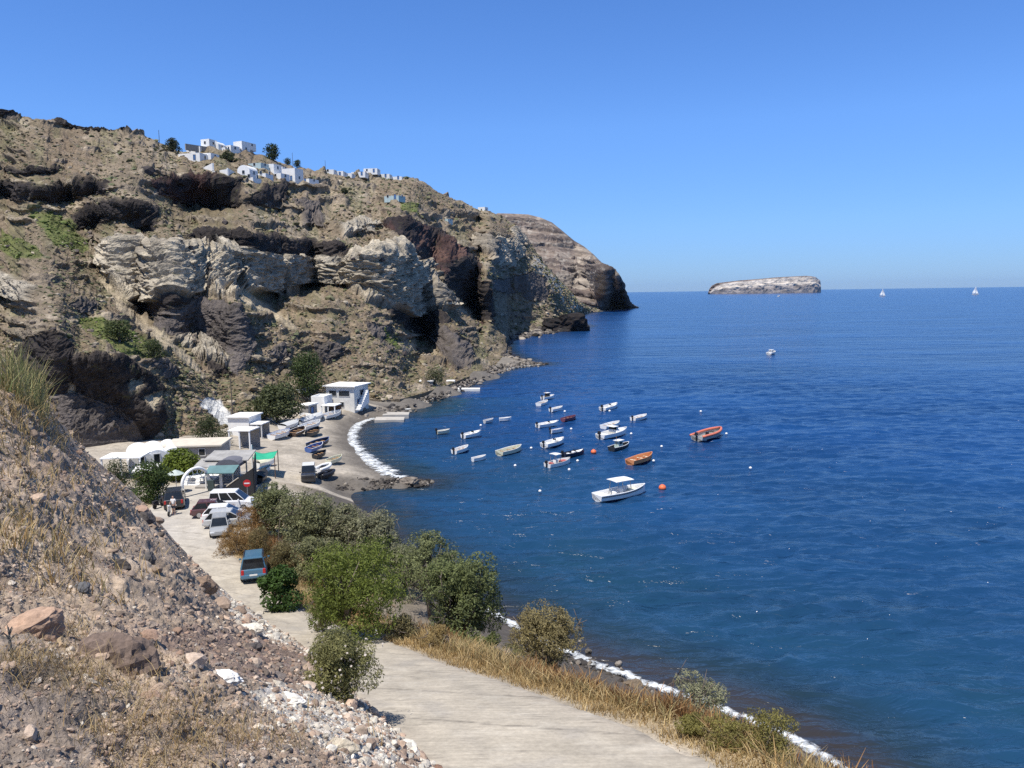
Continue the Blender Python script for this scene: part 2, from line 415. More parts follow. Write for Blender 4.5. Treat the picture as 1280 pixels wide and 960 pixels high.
nr = fbm(RV / 3.1, 4, 77); nr2 = fbm(RV / 0.7, 3, 78)
ac = np.tile(wv, NRD); al = np.repeat(tt, 25)
RV[:, 2] += 0.02 * nr
drop = (ac < 0.001) | (ac > 0.999); RV[drop, 2] -= 0.14
cc = np.ones((len(RV), 3)) * np.array((0.42, 0.37, 0.295)); cc *= (1 + 0.13 * nr + 0.08 * nr2)[:, None]
edge = np.clip(sstep(0.75, 1.0, ac + 0.12 * nr) + sstep(0.2, 0.0, ac + 0.1 * nr), 0, 1); cc = blend(cc, (0.36, 0.31, 0.25), edge * 0.6)
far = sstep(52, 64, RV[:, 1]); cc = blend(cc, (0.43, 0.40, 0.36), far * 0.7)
track = np.exp(-((ac - 0.30 + 0.02 * nr) / 0.055) ** 2) + np.exp(-((ac - 0.68 + 0.02 * nr) / 0.055) ** 2); cc = blend(cc, (0.33, 0.295, 0.245), np.clip(track * (0.35 + 0.4 * nr2), 0, 0.5))
skew = al + (ac - 0.5) * 2.2; joint = np.abs((skew + 0.12 * nr2) % 4.6 - 2.3) < 0.07; cc = blend(cc, (0.20, 0.175, 0.145), joint * 0.55 * (0.6 + 0.8 * np.clip(nr + 0.5, 0, 1)))
crack = np.abs(fbm(RV / 2.1 + 13, 3, 58)) < 0.018; cc = blend(cc, (0.20, 0.175, 0.145), crack * 0.45)
cc = blend(cc, (0.50, 0.45, 0.37), sstep(0.2, 0.6, fbm(RV / np.array([1.3, 0.9, 1]) + 31, 3, 59)) * 0.5)
stain = sstep(0.25, 0.6, fbm(RV / np.array([1.6, 2.6, 1]), 3, 55)); cc = blend(cc, (0.33, 0.30, 0.26), stain * 0.45)
t = NT('grooved_concrete'); w_ = t.world(); a_ = t.n('ShaderNodeVertexColor'); a_.layer_name = 'Col'
mp = t.n('ShaderNodeMapping'); mp.inputs['Rotation'].default_value = (0, 0, R(12)); mp.inputs['Scale'].default_value = (0.35, 4.5, 1); t.l(w_, mp.inputs['Vector'])
g1 = t.noise(1.4, 4, 0.65, mp.outputs[0]); g2 = t.noise(7, 6, 0.7, w_); g3 = t.noise(0.8, 5, 0.6, w_)
c_ = t.mixc(a_.outputs[0], t.ramp(g1, [(0.35, 0.80), (0.62, 1.08)]), 0.6, 'MULTIPLY')
c_ = t.mixc(c_, t.ramp(g2, [(0.3, 0.82), (0.7, 1.15)]), 1.0, 'MULTIPLY'); c_ = t.mixc(c_, t.ramp(g3, [(0.3, 0.86), (0.7, 1.12)]), 1.0, 'MULTIPLY')
t.l(c_, t.b.inputs['Base Color']); t.b.inputs['Roughness'].default_value = 0.88; t.b.inputs['Specular IOR Level'].default_value = 0.2
t.l(t.bump(g2, 0.4, 0.02, t.bump(g1, 0.5, 0.03)), t.b.inputs['Normal'])
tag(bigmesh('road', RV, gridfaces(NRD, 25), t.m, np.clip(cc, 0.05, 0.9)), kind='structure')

# ------------------------------------------------------------------ sea
nth, nrr = 430, 860
th = np.linspace(R(-62), R(66), nth); rr = np.concatenate([np.exp(np.linspace(math.log(9), math.log(300), 720))[:-1], np.exp(np.linspace(math.log(300), math.log(16000), nrr - 719))])
TH, RRR = np.meshgrid(th, rr); sx = (RRR * np.sin(TH)).ravel(); sy = (RRR * np.cos(TH)).ravel()
sq = np.stack([sx, sy], 1); ssd = shore_signed(sq)
sw = fbm(np.stack([sx / 40, sy / 60, sx * 0], 1), 3, 91)
dd = ssd + 3.0 * sw
cs = np.empty((len(sx), 3)); cs[:] = (0.006, 0.041, 0.138)
rdist = RRR.ravel()
cs = blend(cs, (0.009, 0.045, 0.112), sstep(140, 40, rdist + 30 * sw))
patch = sstep(0.0, 0.55, fbm(np.stack([sx / 22, sy / 34, sx * 0 + 4], 1), 3, 95))
cs = blend(cs, (0.012, 0.046, 0.078), np.clip(sstep(30, 9, dd) * (0.45 + 0.6 * patch), 0, 1) * (rdist < 170))
cs = blend(cs, (0.014, 0.026, 0.032), sstep(9.0, 3.0, dd) * 0.8)
cs = blend(cs, (0.034, 0.028, 0.026), sstep(4.0, 0.6, dd) * 0.85)
t = NT('sea_water'); a_ = t.n('ShaderNodeVertexColor'); a_.layer_name = 'Col'; w_ = t.world()
def wmap(rot, sc):
    mp = t.n('ShaderNodeMapping'); mp.inputs['Rotation'].default_value = (0, 0, R(rot)); mp.inputs['Scale'].default_value = (*sc, 1); t.l(w_, mp.inputs['Vector']); return mp.outputs[0]
h1 = t.noise(0.16, 3, 0.55, wmap(-14, (0.45, 1.0)), 0.5); h2 = t.noise(0.62, 4, 0.6, wmap(8, (0.5, 1.0)), 0.8); h3 = t.noise(2.6, 3, 0.6, wmap(-25, (0.6, 1.0)), 0.4); h4 = t.noise(0.035, 3, 0.5, wmap(-5, (0.4, 1.0)))
nb = t.bump(h1, 1.0, 1.7); nb = t.bump(h2, 1.0, 0.46, nb); nb = t.bump(h3, 0.6, 0.045, nb); nb = t.bump(h4, 0.8, 4.0, nb)
lw = t.ramp(h4, [(0.3, 0.75), (0.7, 1.25)])
t.l(t.mixc(a_.outputs[0], lw, 1.0, 'MULTIPLY'), t.b.inputs['Base Color']); t.b.inputs['Roughness'].default_value = 0.2; t.b.inputs['IOR'].default_value = 1.333; t.b.inputs['Specular IOR Level'].default_value = 0.5
t.l(nb, t.b.inputs['Normal'])
wq = np.stack([sx + 0.22 * sy, sy - 0.22 * sx, sx * 0], 1); wq[:, :2] += 1.2 * np.stack([fbm(wq / 9, 2, 88), fbm(wq / 9, 2, 89)], 1)
wz = 0.25 * ridged(wq / np.array([8.5, 3.8, 1]), 2, 97) + 0.21 * ridged(wq / np.array([4.0, 1.9, 1]) + 5, 2, 98) + 0.20 * fbm(wq / np.array([22, 10, 1]), 2, 99)
wz = (wz - wz.mean()) * sstep(300, 160, rdist) * (0.25 + 0.75 * sstep(0, 10, ssd)) - 0.03
tag(bigmesh('sea', np.stack([sx, sy, wz], 1), gridfaces(nrr, nth), t.m, cs), kind='structure')

# surf: foam ribbons lying on the water's edge
t = NT('sea_foam'); w_ = t.world(); a_ = t.n('ShaderNodeVertexColor'); a_.layer_name = 'Col'
f1 = t.noise(1.7, 8, 0.72, w_, 0.8); f2 = t.noise(6.0, 4, 0.7, w_)
t.l(t.ramp(f2, [(0.3, (0.55, 0.58, 0.60)), (0.65, (0.80, 0.82, 0.82))]), t.b.inputs['Base Color']); t.b.inputs['Roughness'].default_value = 0.8
t.l(t.bump(f2, 0.6, 0.08), t.b.inputs['Normal'])
ad = t.n('ShaderNodeMath', operation='ADD'); t.l(a_.outputs[0], ad.inputs[0]); t.l(t.ramp(f1, [(0.32, 0.0), (0.66, 1.0)]), ad.inputs[1])
mr = t.n('ShaderNodeMapRange'); mr.inputs['From Min'].default_value = 0.84; mr.inputs['From Max'].default_value = 1.5; t.l(ad.outputs[0], mr.inputs['Value'])
tb = t.n('ShaderNodeBsdfTransparent'); mxs = t.n('ShaderNodeMixShader'); t.l(mr.outputs[0], mxs.inputs[0]); t.l(tb.outputs[0], mxs.inputs[1]); t.l(t.b.outputs[0], mxs.inputs[2]); t.l(mxs.outputs[0], t.out.inputs['Surface']); foam_mat = t.m
def foam(px, width, seed, z=0.13, thr=-0.15, step=0.14, off=0.0, nw=17):
    A = np.array([G(u, v, 0.0)[:2] for u, v in px]); L = np.linalg.norm(np.diff(A, axis=0), axis=1).sum()
    n = max(8, int(L / step)); B = smoothpoly(A, n)
    tg = np.gradient(B, axis=0); nn = np.stack([tg[:, 1], -tg[:, 0]], 1); nn /= np.linalg.norm(nn, axis=1, keepdims=True) + 1e-9
    s = np.arange(n) * step
    wob = fbm(np.stack([s / 3.0, s * 0 + seed, s * 0], 1), 3, seed); wob2 = fbm(np.stack([s / 1.1, s * 0 + seed + 9, s * 0], 1), 3, seed + 3)
    V = []; Cc = []
    for k in range(nw):
        a = k / (nw - 1)
        w = off + width * (0.6 * wob + (a - 0.4) * (2.8 + 1.2 * wob2))
        p = B + nn * w[:, None]; prof = math.sin(math.pi * a) ** 1.2
        V.append(np.stack([p[:, 0], p[:, 1], z + 0.10 * prof + 0.03 * wob2], 1)); Cc.append(np.clip(prof * (0.62 + 0.35 * wob2 + thr), 0, 1))
    V = np.stack(V, 1).reshape(-1, 3); Cc = np.stack(Cc, 1).ravel()
    return V, gridfaces(n, nw), np.stack([Cc] * 3, 1)
FV = []; FF = []; FCc = []; nn_ = 0
for args in [([(1110, 1012), (1045, 961), (990, 927), (905, 892), (830, 865), (740, 833), (680, 805), (600, 762)], 0.42, 3, 0.12, 0.16),
             ([(470, 524), (452, 529), (443, 540), (442, 552), (452, 568), (470, 584), (492, 595), (506, 598)], 1.0, 13, 0.12, 0.12),
             ([(455, 566), (474, 581), (496, 592)], 0.9, 23, 0.13, 0.0),
             ([(505, 514), (530, 503), (560, 490), (590, 477), (620, 465), (648, 459), (675, 456)], 0.8, 33, 0.15, -0.05),
             ([(620, 428), (650, 420), (690, 414)], 1.0, 43, 0.2, -0.05), ([(728, 389.6), (745, 389.4), (760, 388.8)], 2.0, 53, 0.3, 0.05)]:
    V, F, C9 = foam(*args); FCc.append(C9); FV.append(V); FF.append(F + nn_); nn_ += len(V)
tag(bigmesh('surf_foam', np.vstack(FV), np.vstack(FF), foam_mat, np.vstack(FCc)), kind='stuff')
# little white caps scattered over the open water
V = []; F = []
for k in range(60):
    u = RNG.uniform(560, 1330); v = 385 + 560 * RNG.random() ** 1.3
    p = G(u, v, 0.0)
    if shore_signed(p[None, :2])[0] < 8: continue
    dd_ = np.hypot(p[0], p[1]); L = (0.10 + 0.22 * RNG.random()) * max(0.6, min(4, dd_ / 110)); a = RNG.normal(0, 0.35)
    n0 = len(V); m = 6
    for i in range(m + 1):
        f = i / m - 0.5; wdt = 0.3 * L * (1 - (2 * f) ** 2) * (0.5 + RNG.random()) + 0.01; yy = RNG.normal(0, 0.05) * L
        for sgn in (-1, 1):
            V.append((p[0] + f * L * math.cos(a) - sgn * wdt * math.sin(a) * 0.3, p[1] + f * L * math.sin(a) + sgn * wdt * 0.5 + yy, 0.17 + 0.05 * (1 - abs(2 * f))))
    for i in range(m): F.append((n0 + 2 * i, n0 + 2 * i + 2, n0 + 2 * i + 3, n0 + 2 * i + 1))
tag(bigmesh('whitecap_foam', np.array(V), np.array(F), foam_mat, np.ones((len(V), 3)) * 0.75), kind='stuff')

# ------------------------------------------------------------------ the hillside
CREST = [(-260, 118), (-60, 132), (0, 137), (25, 149), (60, 153), (110, 158), (160, 166), (205, 184), (240, 193), (312, 192), (345, 207), (400, 217), (460, 222), (515, 224), (530, 231), (545, 240),
         (575, 254), (600, 263), (625, 269), (645, 284), (660, 303), (680, 330), (700, 352), (722, 378), (738, 386), (748, 387)]
CRD = [(-260, 235), (0, 262), (160, 292), (240, 335), (280, 345), (400, 420), (515, 500), (600, 570), (640, 570), (690, 600), (715, 680), (735, 860), (748, 900)]
NU, NV = 1000, 400
hu = np.linspace(-260, 748, NU); hv0 = interp(FOOT, hu); hv1 = interp(CREST, hu) - 0.0
tv = np.linspace(0, 1, NV)
UU = np.repeat(hu[None], NV, 0); VV = hv0[None] + tv[:, None] * (hv1 - hv0)[None]
_pz = np.stack([UU / 26, VV / 20, UU * 0], -1)
j1 = fbm(_pz, 4, 101); j2 = fbm(_pz + 50, 4, 111); j3 = fbm(_pz * 3, 3, 121)
JU = UU + 7 * j1 + 2.5 * j3; JV = VV + 5 * j2 + 2.0 * j3
CL = [
 ('S', 0.20, [(194, 556), (200, 470), (215, 430), (300, 478), (318, 440), (332, 526), (300, 534), (250, 547)]), ('S', 0.25, [(306, 372), (440, 384), (520, 440), (506, 496), (330, 524), (296, 486)]), ('S', 0.14, [(604, 446), (606, 340), (650, 328), (684, 338), (735, 386), (722, 397), (690, 413), (640, 426), (628, 450)]), ('S', 1.2, [(618, 450), (622, 404), (672, 400), (676, 418), (640, 430)]),  # class, steepness, polygon in photo pixels
 ('K', -0.18, [(-60, 222), (0, 227), (60, 233), (138, 229), (141, 246), (75, 253), (30, 253), (-60, 243)]),
 ('K', -0.15, [(75, 283), (110, 262), (150, 251), (190, 260), (199, 292), (180, 294), (150, 275), (110, 291), (85, 289)]),
 ('R', -0.08, [(180, 229), (235, 219), (275, 224), (278, 262), (215, 258), (192, 248)]),
 ('K', -0.12, [(268, 224), (302, 225), (304, 258), (285, 266), (266, 262)]),
 ('K', -0.05, [(306, 250), (328, 235), (353, 231), (356, 256), (330, 263), (304, 262)]),
 ('K', 0.02, [(226, 298), (255, 290), (300, 291), (350, 299), (432, 307), (437, 327), (390, 322), (340, 319), (300, 312), (275, 312)]),
 ('P', -0.02, [(275, 310), (300, 311), (340, 318), (437, 326), (452, 346), (425, 362), (385, 354), (345, 374), (305, 366), (287, 340)]),
 ('B', 0.12, [(138, 312), (165, 304), (230, 310), (282, 322), (302, 362), (294, 380), (250, 374), (190, 377), (150, 380), (127, 355)]),
 ('K', -0.02, [(148, 378), (190, 376), (236, 374), (232, 392), (170, 394), (155, 388)]),
 ('L', 0.02, [(198, 392), (240, 376), (302, 384), (312, 410), (313, 442), (300, 476), (280, 458), (250, 441), (215, 428), (190, 410)]),
 ('P', 0.25, [(212, 426), (262, 426), (292, 450), (284, 468), (240, 452)]),
 ('K', -0.1, [(253, 455), (288, 466), (300, 478), (280, 476), (262, 464)]),
 ('B', 0.03, [(437, 332), (470, 318), (505, 308), (528, 330), (548, 370), (562, 390), (545, 404), (490, 394), (458, 382), (430, 366)]),
 ('K', 0.0, [(495, 310), (510, 305), (528, 316), (530, 328), (512, 328)]),
 ('K', -0.03, [(476, 390), (520, 394), (556, 396), (562, 408), (540, 424), (518, 420), (490, 404)]),  # shadow under the pale cliff, painted in with the dark class
 ('R', 0.30, [(478, 280), (505, 276), (560, 298), (606, 336), (616, 384), (604, 408), (580, 380), (550, 348), (520, 315), (490, 296)]),
 ('K', -0.10, [(551, 352), (566, 330), (582, 318), (606, 344), (620, 388), (614, 407), (592, 388), (560, 372)]),  # shaded side of the cliff: its shadow is put into the colour
 ('B', 0.15, [(594, 306), (614, 300), (645, 299), (654, 322), (640, 334), (612, 330)]),
 ('P', 0.20, [(634, 284), (650, 282), (658, 302), (646, 304)]),
 ('T', 0.20, [(664, 318), (680, 336), (702, 354), (735, 384), (735, 391), (712, 391), (696, 372), (680, 350), (664, 332)]),
 ('L', 0.05, [(638, 346), (664, 339), (684, 354), (683, 376), (655, 374), (640, 362)]),  # cliff shadow painted in with the grey class
 ('L', 0.2, [(612, 352), (636, 346), (640, 366), (618, 368)]),
 ('L', 0.05, [(536, 424), (560, 412), (584, 432), (590, 462), (570, 468), (548, 442)]),
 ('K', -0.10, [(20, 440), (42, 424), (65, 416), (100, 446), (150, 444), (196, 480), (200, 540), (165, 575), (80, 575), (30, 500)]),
 ('L', -0.05, [(82, 382), (112, 378), (122, 394), (92, 397)]),
 ('L', -0.05, [(183, 450), (205, 454), (224, 470), (205, 478), (186, 462)]),
 ('P', 0.02, [(425, 285), (452, 281), (472, 285), (470, 298), (430, 298)]),
 ('L', 0.05, [(366, 254), (398, 258), (406, 288), (380, 286), (372, 272)]),
 ('P', 0.05, [(-40, 340), (20, 345), (50, 362), (48, 382), (10, 372), (-40, 370)]),
 ('K', -0.1, [(0, 214), (70, 211), (82, 216), (60, 220), (0, 221)]),
 ('K', -0.05, [(-60, 128), (0, 132), (30, 148), (26, 155), (0, 154), (-60, 150)]),
 ('K', -0.05, [(66, 151), (110, 156), (157, 162), (158, 168), (120, 168), (70, 160)]),
 ('L', 0.0, [(395, 432), (418, 430), (428, 446), (408, 460), (390, 450)]),
 ('L', 0.0, [(330, 440), (352, 432), (360, 452), (340, 464)]),
 ('L', 0.0, [(455, 405), (480, 412), (490, 440), (470, 436)]),
 ('W', 0.3, [(242, 500), (260, 498), (276, 508), (290, 524), (292, 536), (276, 534), (262, 518), (250, 512)]),
 ('G', 1.0, [(38, 268), (75, 272), (100, 300), (112, 318), (92, 322), (60, 300)]),
 ('G', 1.0, [(0, 292), (40, 305), (56, 322), (20, 326), (0, 318)]),
 ('G', 1.0, [(90, 400), (140, 402), (190, 430), (200, 452), (160, 445), (110, 420)]),
 ('G', 1.0, [(498, 256), (518, 258), (522, 270), (502, 268)]),
 ('G', 1.0, [(470, 415), (492, 425), (500, 438), (480, 434)]),
 ('D', 1.0, [(284, 340), (300, 364), (340, 384), (372, 410), (368, 414), (330, 394), (290, 372)]),
 ('D', 0.6, [(160, 474), (172, 472), (176, 484), (164, 488)]), ('D', 0.6, [(178, 500), (196, 488), (198, 498), (186, 512)]), ('D', 0.4, [(84, 478), (92, 474), (98, 500), (90, 506)]), ('L', 0.1, [(40, 500), (100, 490), (170, 520), (180, 560), (60, 560)]),  # D patches: sunlit slabs painted pale onto the dark rock
 ('D', 1.0, [(122, 352), (132, 352), (165, 388), (210, 428), (258, 470), (252, 474), (200, 432), (150, 392)]),
]
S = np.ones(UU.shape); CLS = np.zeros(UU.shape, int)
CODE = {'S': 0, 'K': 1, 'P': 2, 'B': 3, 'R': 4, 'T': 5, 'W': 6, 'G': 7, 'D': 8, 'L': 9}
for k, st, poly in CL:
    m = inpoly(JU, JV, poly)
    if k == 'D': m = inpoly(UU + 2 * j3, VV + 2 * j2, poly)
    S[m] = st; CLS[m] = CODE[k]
soil = np.isin(CLS, [0, 7, 8])
ledge = fbm(np.stack([UU / 75, (VV - 0.13 * UU) / 8.0, UU * 0 + 3], -1), 4, 131)
kl = sstep(0.20, 0.34, ledge + 0.30 * j3)                       # small natural ledges all over the slope
S = np.where(soil & (CLS != 8), S * (1 - 0.92 * kl), S); ledgek = kl * (CLS == 0)
Sb = S.copy()
for _ in range(4):
    Sb[:, 1:-1] = (Sb[:, :-2] + 2 * Sb[:, 1:-1] + Sb[:, 2:]) / 4
S = Sb
dv_ = -(np.diff(VV, axis=0)); inc = 0.5 * (S[1:] + S[:-1]) * dv_
fz = interp(FZ, hu); Dfoot = np.array([G(u, v, z)[1] for u, v, z in zip(hu, hv0, fz)])
Dcrest = interp(CRD, hu); tot = inc.sum(0)
for _ in range(14): tot[1:-1] = (tot[:-2] + 2 * tot[1:-1] + tot[2:]) / 4
lnD = np.concatenate([np.zeros((1, NU)), np.cumsum(inc, 0)], 0) / tot * np.log(Dcrest / Dfoot) + np.log(Dfoot)
def gblur_u(A, sig):
    r = int(sig * 3); w = np.exp(-0.5 * (np.arange(-r, r + 1) / sig) ** 2); w /= w.sum()
    Ap = np.pad(A, ((0, 0), (r, r)), mode='edge'); o = np.zeros_like(A)
    for k in range(2 * r + 1): o += w[k] * Ap[:, k:k + A.shape[1]]
    return o
lin = np.log(Dfoot) + tv[:, None] * np.log(Dcrest / Dfoot)
dev = lnD - lin
sharpk = 0.8 * np.exp(-((hu - 600) / 15.0) ** 2)[None]; wide = sstep(608, 640, hu)[None]; b14, b4 = gblur_u(dev, 14), gblur_u(dev, 6); b14 = b14 * (1 - wide) + gblur_u(dev, 30) * wide
lnD = lin + (0.85 - 0.75 * sharpk) * b14 + (0.15 + 0.75 * sharpk) * b4
HD = np.exp(lnD)
_base = P(UU, VV, HD)
rock = np.isin(CLS, [1, 2, 3, 4, 9]).astype(float) + 0.8 * ledgek + 0.45 * (CLS == 5)
for _ in range(2):
    rock[1:-1] = (rock[:-2] + 2 * rock[1:-1] + rock[2:]) / 4; rock[:, 1:-1] = (rock[:, :-2] + 2 * rock[:, 1:-1] + rock[:, 2:]) / 4
def gnormals(B):
    du = np.gradient(B, axis=1); dv = np.gradient(B, axis=0); n = np.cross(du, dv); n /= np.linalg.norm(n, axis=-1, keepdims=True) + 1e-9
    return n
for _pass in (0,):
    sm = _base.copy()
    for _ in range(3):
        sm[1:-1] = (sm[:-2] + 2 * sm[1:-1] + sm[2:]) / 4; sm[:, 1:-1] = (sm[:, :-2] + 2 * sm[:, 1:-1] + sm[:, 2:]) / 4
    Nn = gnormals(sm)
scl = np.clip(HD / 170, 0.55, 2.4)[..., None]
pw = _base / scl
big = ridged(pw / np.array([9, 9, 13]), 4, 141); mid = ridged(pw / np.array([3.2, 3.2, 3.6]), 4, 151); flut = ridged(pw / np.array([4.2, 4.2, 16]), 3, 161); scal = ridged(pw / np.array([5.5, 5.5, 1.6]), 3, 166)
fine = ridged(pw / np.array([1.15, 1.15, 1.0]), 3, 158); cell = ridged(pw / np.array([5.0, 5.0, 3.4]) + 0.35 * fbm(pw / 2.0, 3, 159)[..., None], 2, 157); sl1 = fbm(pw / 14, 4, 171); sl2 = fbm(pw / 2.2, 4, 181)
ga_, gb_ = (UU * 0.85 + VV * 0.53) / 62, (-UU * 0.53 + VV * 0.85) / 9.0; gully = ridged(np.stack([ga_, gb_, UU * 0], -1), 3, 187); streak = fbm(np.stack([ga_ * 1.3, gb_ * 1.5, UU * 0 + 7], -1), 4, 188); Bm = (CLS == 3); Pm = (CLS == 2)
disp = rock * (0.8 * big + 0.8 * np.sign(mid) * np.abs(mid) ** 0.7 + 0.9 * np.sign(cell) * np.abs(cell) ** 0.6 + 0.55 * fine) + np.where(Pm, 1.5 * flut + 0.5 * fine, 0) + np.where(Bm, 1.3 * np.sign(scal) * np.abs(scal) ** 0.6 + 1.0 * mid + 0.6 * fine, 0) + (1 - np.clip(rock, 0, 1)) * (1.0 * sl1 + 0.42 * sl2 + 0.14 * fine + 0.7 * gully)
fade = sstep(0, 0.05, tv)[:, None] * np.ones((1, NU))
disp = disp * (1 - 0.5 * sstep(595, 625, hu))[None]
disp = (disp - 0.55 * np.isin(CLS, [1, 2, 3, 4, 9])) * fade * scl[..., 0]
HILL = _base + Nn * disp[..., None]
HILL[..., 2] += 0.0
# rock and soil colours, some polygons with shade or sunlight put in
HC = np.empty(UU.shape + (3,)); HC[:] = (0.205, 0.158, 0.108)
cA = fbm(pw / 22, 4, 191); cB = fbm(pw / 5, 4, 201); cC = fbm(pw / 1.6, 3, 211)
def hb(col, k): 
    global HC
    HC = HC * (1 - k[..., None]) + np.asarray(col) * k[..., None]
hb((0.285, 0.235, 0.17), sstep(0.05, 0.5, cA) * 0.75); hb((0.15, 0.125, 0.075), sstep(0.0, 0.5, -cA + 0.3 * cB) * 0.6)
hb((0.125, 0.12, 0.062), sstep(0.02, 0.35, cB + 0.35 * cC) * 0.6)          # low scrub
hb((0.25, 0.155, 0.10), sstep(0.2, 0.6, fbm(pw / 30 + 9, 3, 221)) * 0.4)
hb((0.21, 0.17, 0.13), ledgek * 0.55); hb((0.32, 0.265, 0.195), sstep(0.15, 0.45, streak) * 0.45); hb((0.14, 0.12, 0.075), sstep(0.15, 0.45, -streak) * 0.45)
pale = sstep(0.25, 0.5, fbm(np.stack([UU / 60, VV / 14, UU * 0 + 8], -1), 4, 231)); hb((0.40, 0.34, 0.26), pale * 0.5 * (CLS == 0))
vv_ = (1 + 0.25 * cB + 0.25 * cC)
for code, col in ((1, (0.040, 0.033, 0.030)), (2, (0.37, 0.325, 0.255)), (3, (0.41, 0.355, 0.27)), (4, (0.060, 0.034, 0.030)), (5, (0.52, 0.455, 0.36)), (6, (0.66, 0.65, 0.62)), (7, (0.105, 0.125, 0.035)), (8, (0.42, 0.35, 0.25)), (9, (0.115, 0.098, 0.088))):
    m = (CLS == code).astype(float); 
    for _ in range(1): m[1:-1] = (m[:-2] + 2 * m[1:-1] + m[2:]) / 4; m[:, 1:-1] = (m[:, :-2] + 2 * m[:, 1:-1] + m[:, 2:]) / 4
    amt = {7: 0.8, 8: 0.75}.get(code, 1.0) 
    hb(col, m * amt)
hb((0.10, 0.085, 0.075), ((CLS == 2) | (CLS == 3)) * sstep(0.15, 0.45, fbm(pw / np.array([3, 3, 9]), 3, 241)) * 0.5)
hb((0.14, 0.12, 0.10), (CLS == 5) * sstep(0.1, 0.4, cC) * 0.5)
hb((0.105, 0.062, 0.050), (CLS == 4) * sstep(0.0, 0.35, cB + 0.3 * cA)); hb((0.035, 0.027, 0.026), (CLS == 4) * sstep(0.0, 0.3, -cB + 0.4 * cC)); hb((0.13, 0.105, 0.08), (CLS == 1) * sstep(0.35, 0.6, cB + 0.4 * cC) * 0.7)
HC *= vv_[..., None] ** 0.8
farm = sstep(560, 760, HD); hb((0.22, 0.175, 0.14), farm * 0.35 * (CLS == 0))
# plateau behind the crest
ext = []; extc = []
for f, dz in ((1.04, -0.6), (1.12, -2.5), (1.3, -8), (1.8, -30)):
    e = CAMP + (HILL[-1] - CAMP) * np.array([f, f, 1.0]); e[:, 2] = HILL[-1][:, 2] + dz; ext.append(e); extc.append(HC[-1])
lo = HILL[0].copy(); lo[:, 2] -= 5; lo[:, 1] -= 0.5
ALLV = np.concatenate([lo[None], HILL, np.stack(ext)], 0); ALLC = np.concatenate([HC[:1], HC, np.stack(extc)], 0)
hill_mat = vmat('volcanic_hillside', (0.12, 0.7, 2.6), (0.8, 0.8), (0.9, 0.4), 0.32, spots=[(0.55, 0.62, (0.07, 0.068, 0.032), 0.6)])
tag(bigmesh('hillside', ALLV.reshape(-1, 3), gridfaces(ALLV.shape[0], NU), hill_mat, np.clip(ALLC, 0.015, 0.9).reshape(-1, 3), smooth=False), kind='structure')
def HP(u, v):
    """the hillside point seen at a photo pixel"""
    i = int(np.clip(np.searchsorted(hu, u), 1, NU - 1)); t = (v - hv0[i]) / (hv1[i] - hv0[i]); j = int(np.clip(t, 0, 1) * (NV - 1))
    return HILL[j, i].copy()

# ------------------------------------------------------------------ the far cape
CC = [(590, 292), (612, 272), (622, 266.5), (640, 267), (660, 268), (676, 272), (690, 278), (700, 286), (712, 296), (718, 301), (730, 308), (742, 318), (752, 328), (763, 333), (770, 338), (776, 347), (780, 356), (783, 366), (786, 377), (792, 381), (797, 384.2)]
CD = [(590, 800), (620, 860), (700, 960), (760, 1020), (797, 1085)]
NU2, NV2 = 300, 150
cu = np.linspace(590, 797, NU2); cv1 = interp(CC, cu); cv0 = interp([(590, 391), (735, 390), (760, 388.3), (790, 385.6), (797, 385)], cu)
tv2 = np.linspace(0, 1, NV2); U2 = np.repeat(cu[None], NV2, 0); V2 = cv0 + tv2[:, None] * (cv1 - cv0)
strata = fbm(np.stack([U2 / 120, (V2 - 0.10 * U2) / 6.5, U2 * 0], -1), 3, 301); sj = fbm(np.stack([U2 / 14, V2 / 14, U2 * 0], -1), 4, 311)
st2 = np.where(strata + 0.25 * sj > 0.05, 0.03, 1.0)
for poly in ([(735, 330), (775, 340), (790, 386), (745, 388), (738, 360)], [(690, 350), (712, 346), (712, 362), (695, 362)]):
    st2[inpoly(U2 + 4 * sj, V2 + 3 * sj, poly)] = -0.03
inc2 = 0.5 * (st2[1:] + st2[:-1]) * -np.diff(V2, axis=0); tot2 = inc2.sum(0) + 1.0
for _ in range(12): tot2[1:-1] = (tot2[:-2] + 2 * tot2[1:-1] + tot2[2:]) / 4
Df2 = np.array([G(u, v, 0.2)[1] for u, v in zip(cu, cv0)]); Dc2 = np.maximum(interp([(590, 1150), (660, 1200), (720, 1180), (760, 1130), (797, 1090)], cu), Df2 + 4)
lin2 = np.log(Df2) + tv2[:, None] * np.log(Dc2 / Df2)
dv2 = np.concatenate([np.zeros((1, NU2)), np.cumsum(inc2, 0)], 0) / tot2 * np.log(Dc2 / Df2) + np.log(Df2) - lin2
D2 = np.exp(lin2 + 0.9 * gblur_u(dv2, 14) + 0.1 * gblur_u(dv2, 4))
B2 = P(U2, V2, D2); N2 = gnormals(B2); rk2 = (st2 < 0.5).astype(float)
d2 = (0.35 + 0.65 * rk2) * (4.5 * ridged(B2 / np.array([30, 30, 26]), 4, 321) + 2.6 * ridged(B2 / np.array([11, 11, 7]), 4, 331)) * sstep(0, 0.1, tv2)[:, None] * sstep(1.0, 0.9, tv2)[:, None]
C2P = B2 + N2 * d2[..., None]
c2 = np.empty(U2.shape + (3,)); c2[:] = (0.185, 0.145, 0.118)
def cb(col, k):
    global c2
    c2 = c2 * (1 - k[..., None]) + np.asarray(col) * k[..., None]
cb((0.29, 0.24, 0.19), sstep(0.0, 0.4, fbm(np.stack([U2 / 40, V2 / 9, U2 * 0 + 5], -1), 4, 341)) * 0.7)
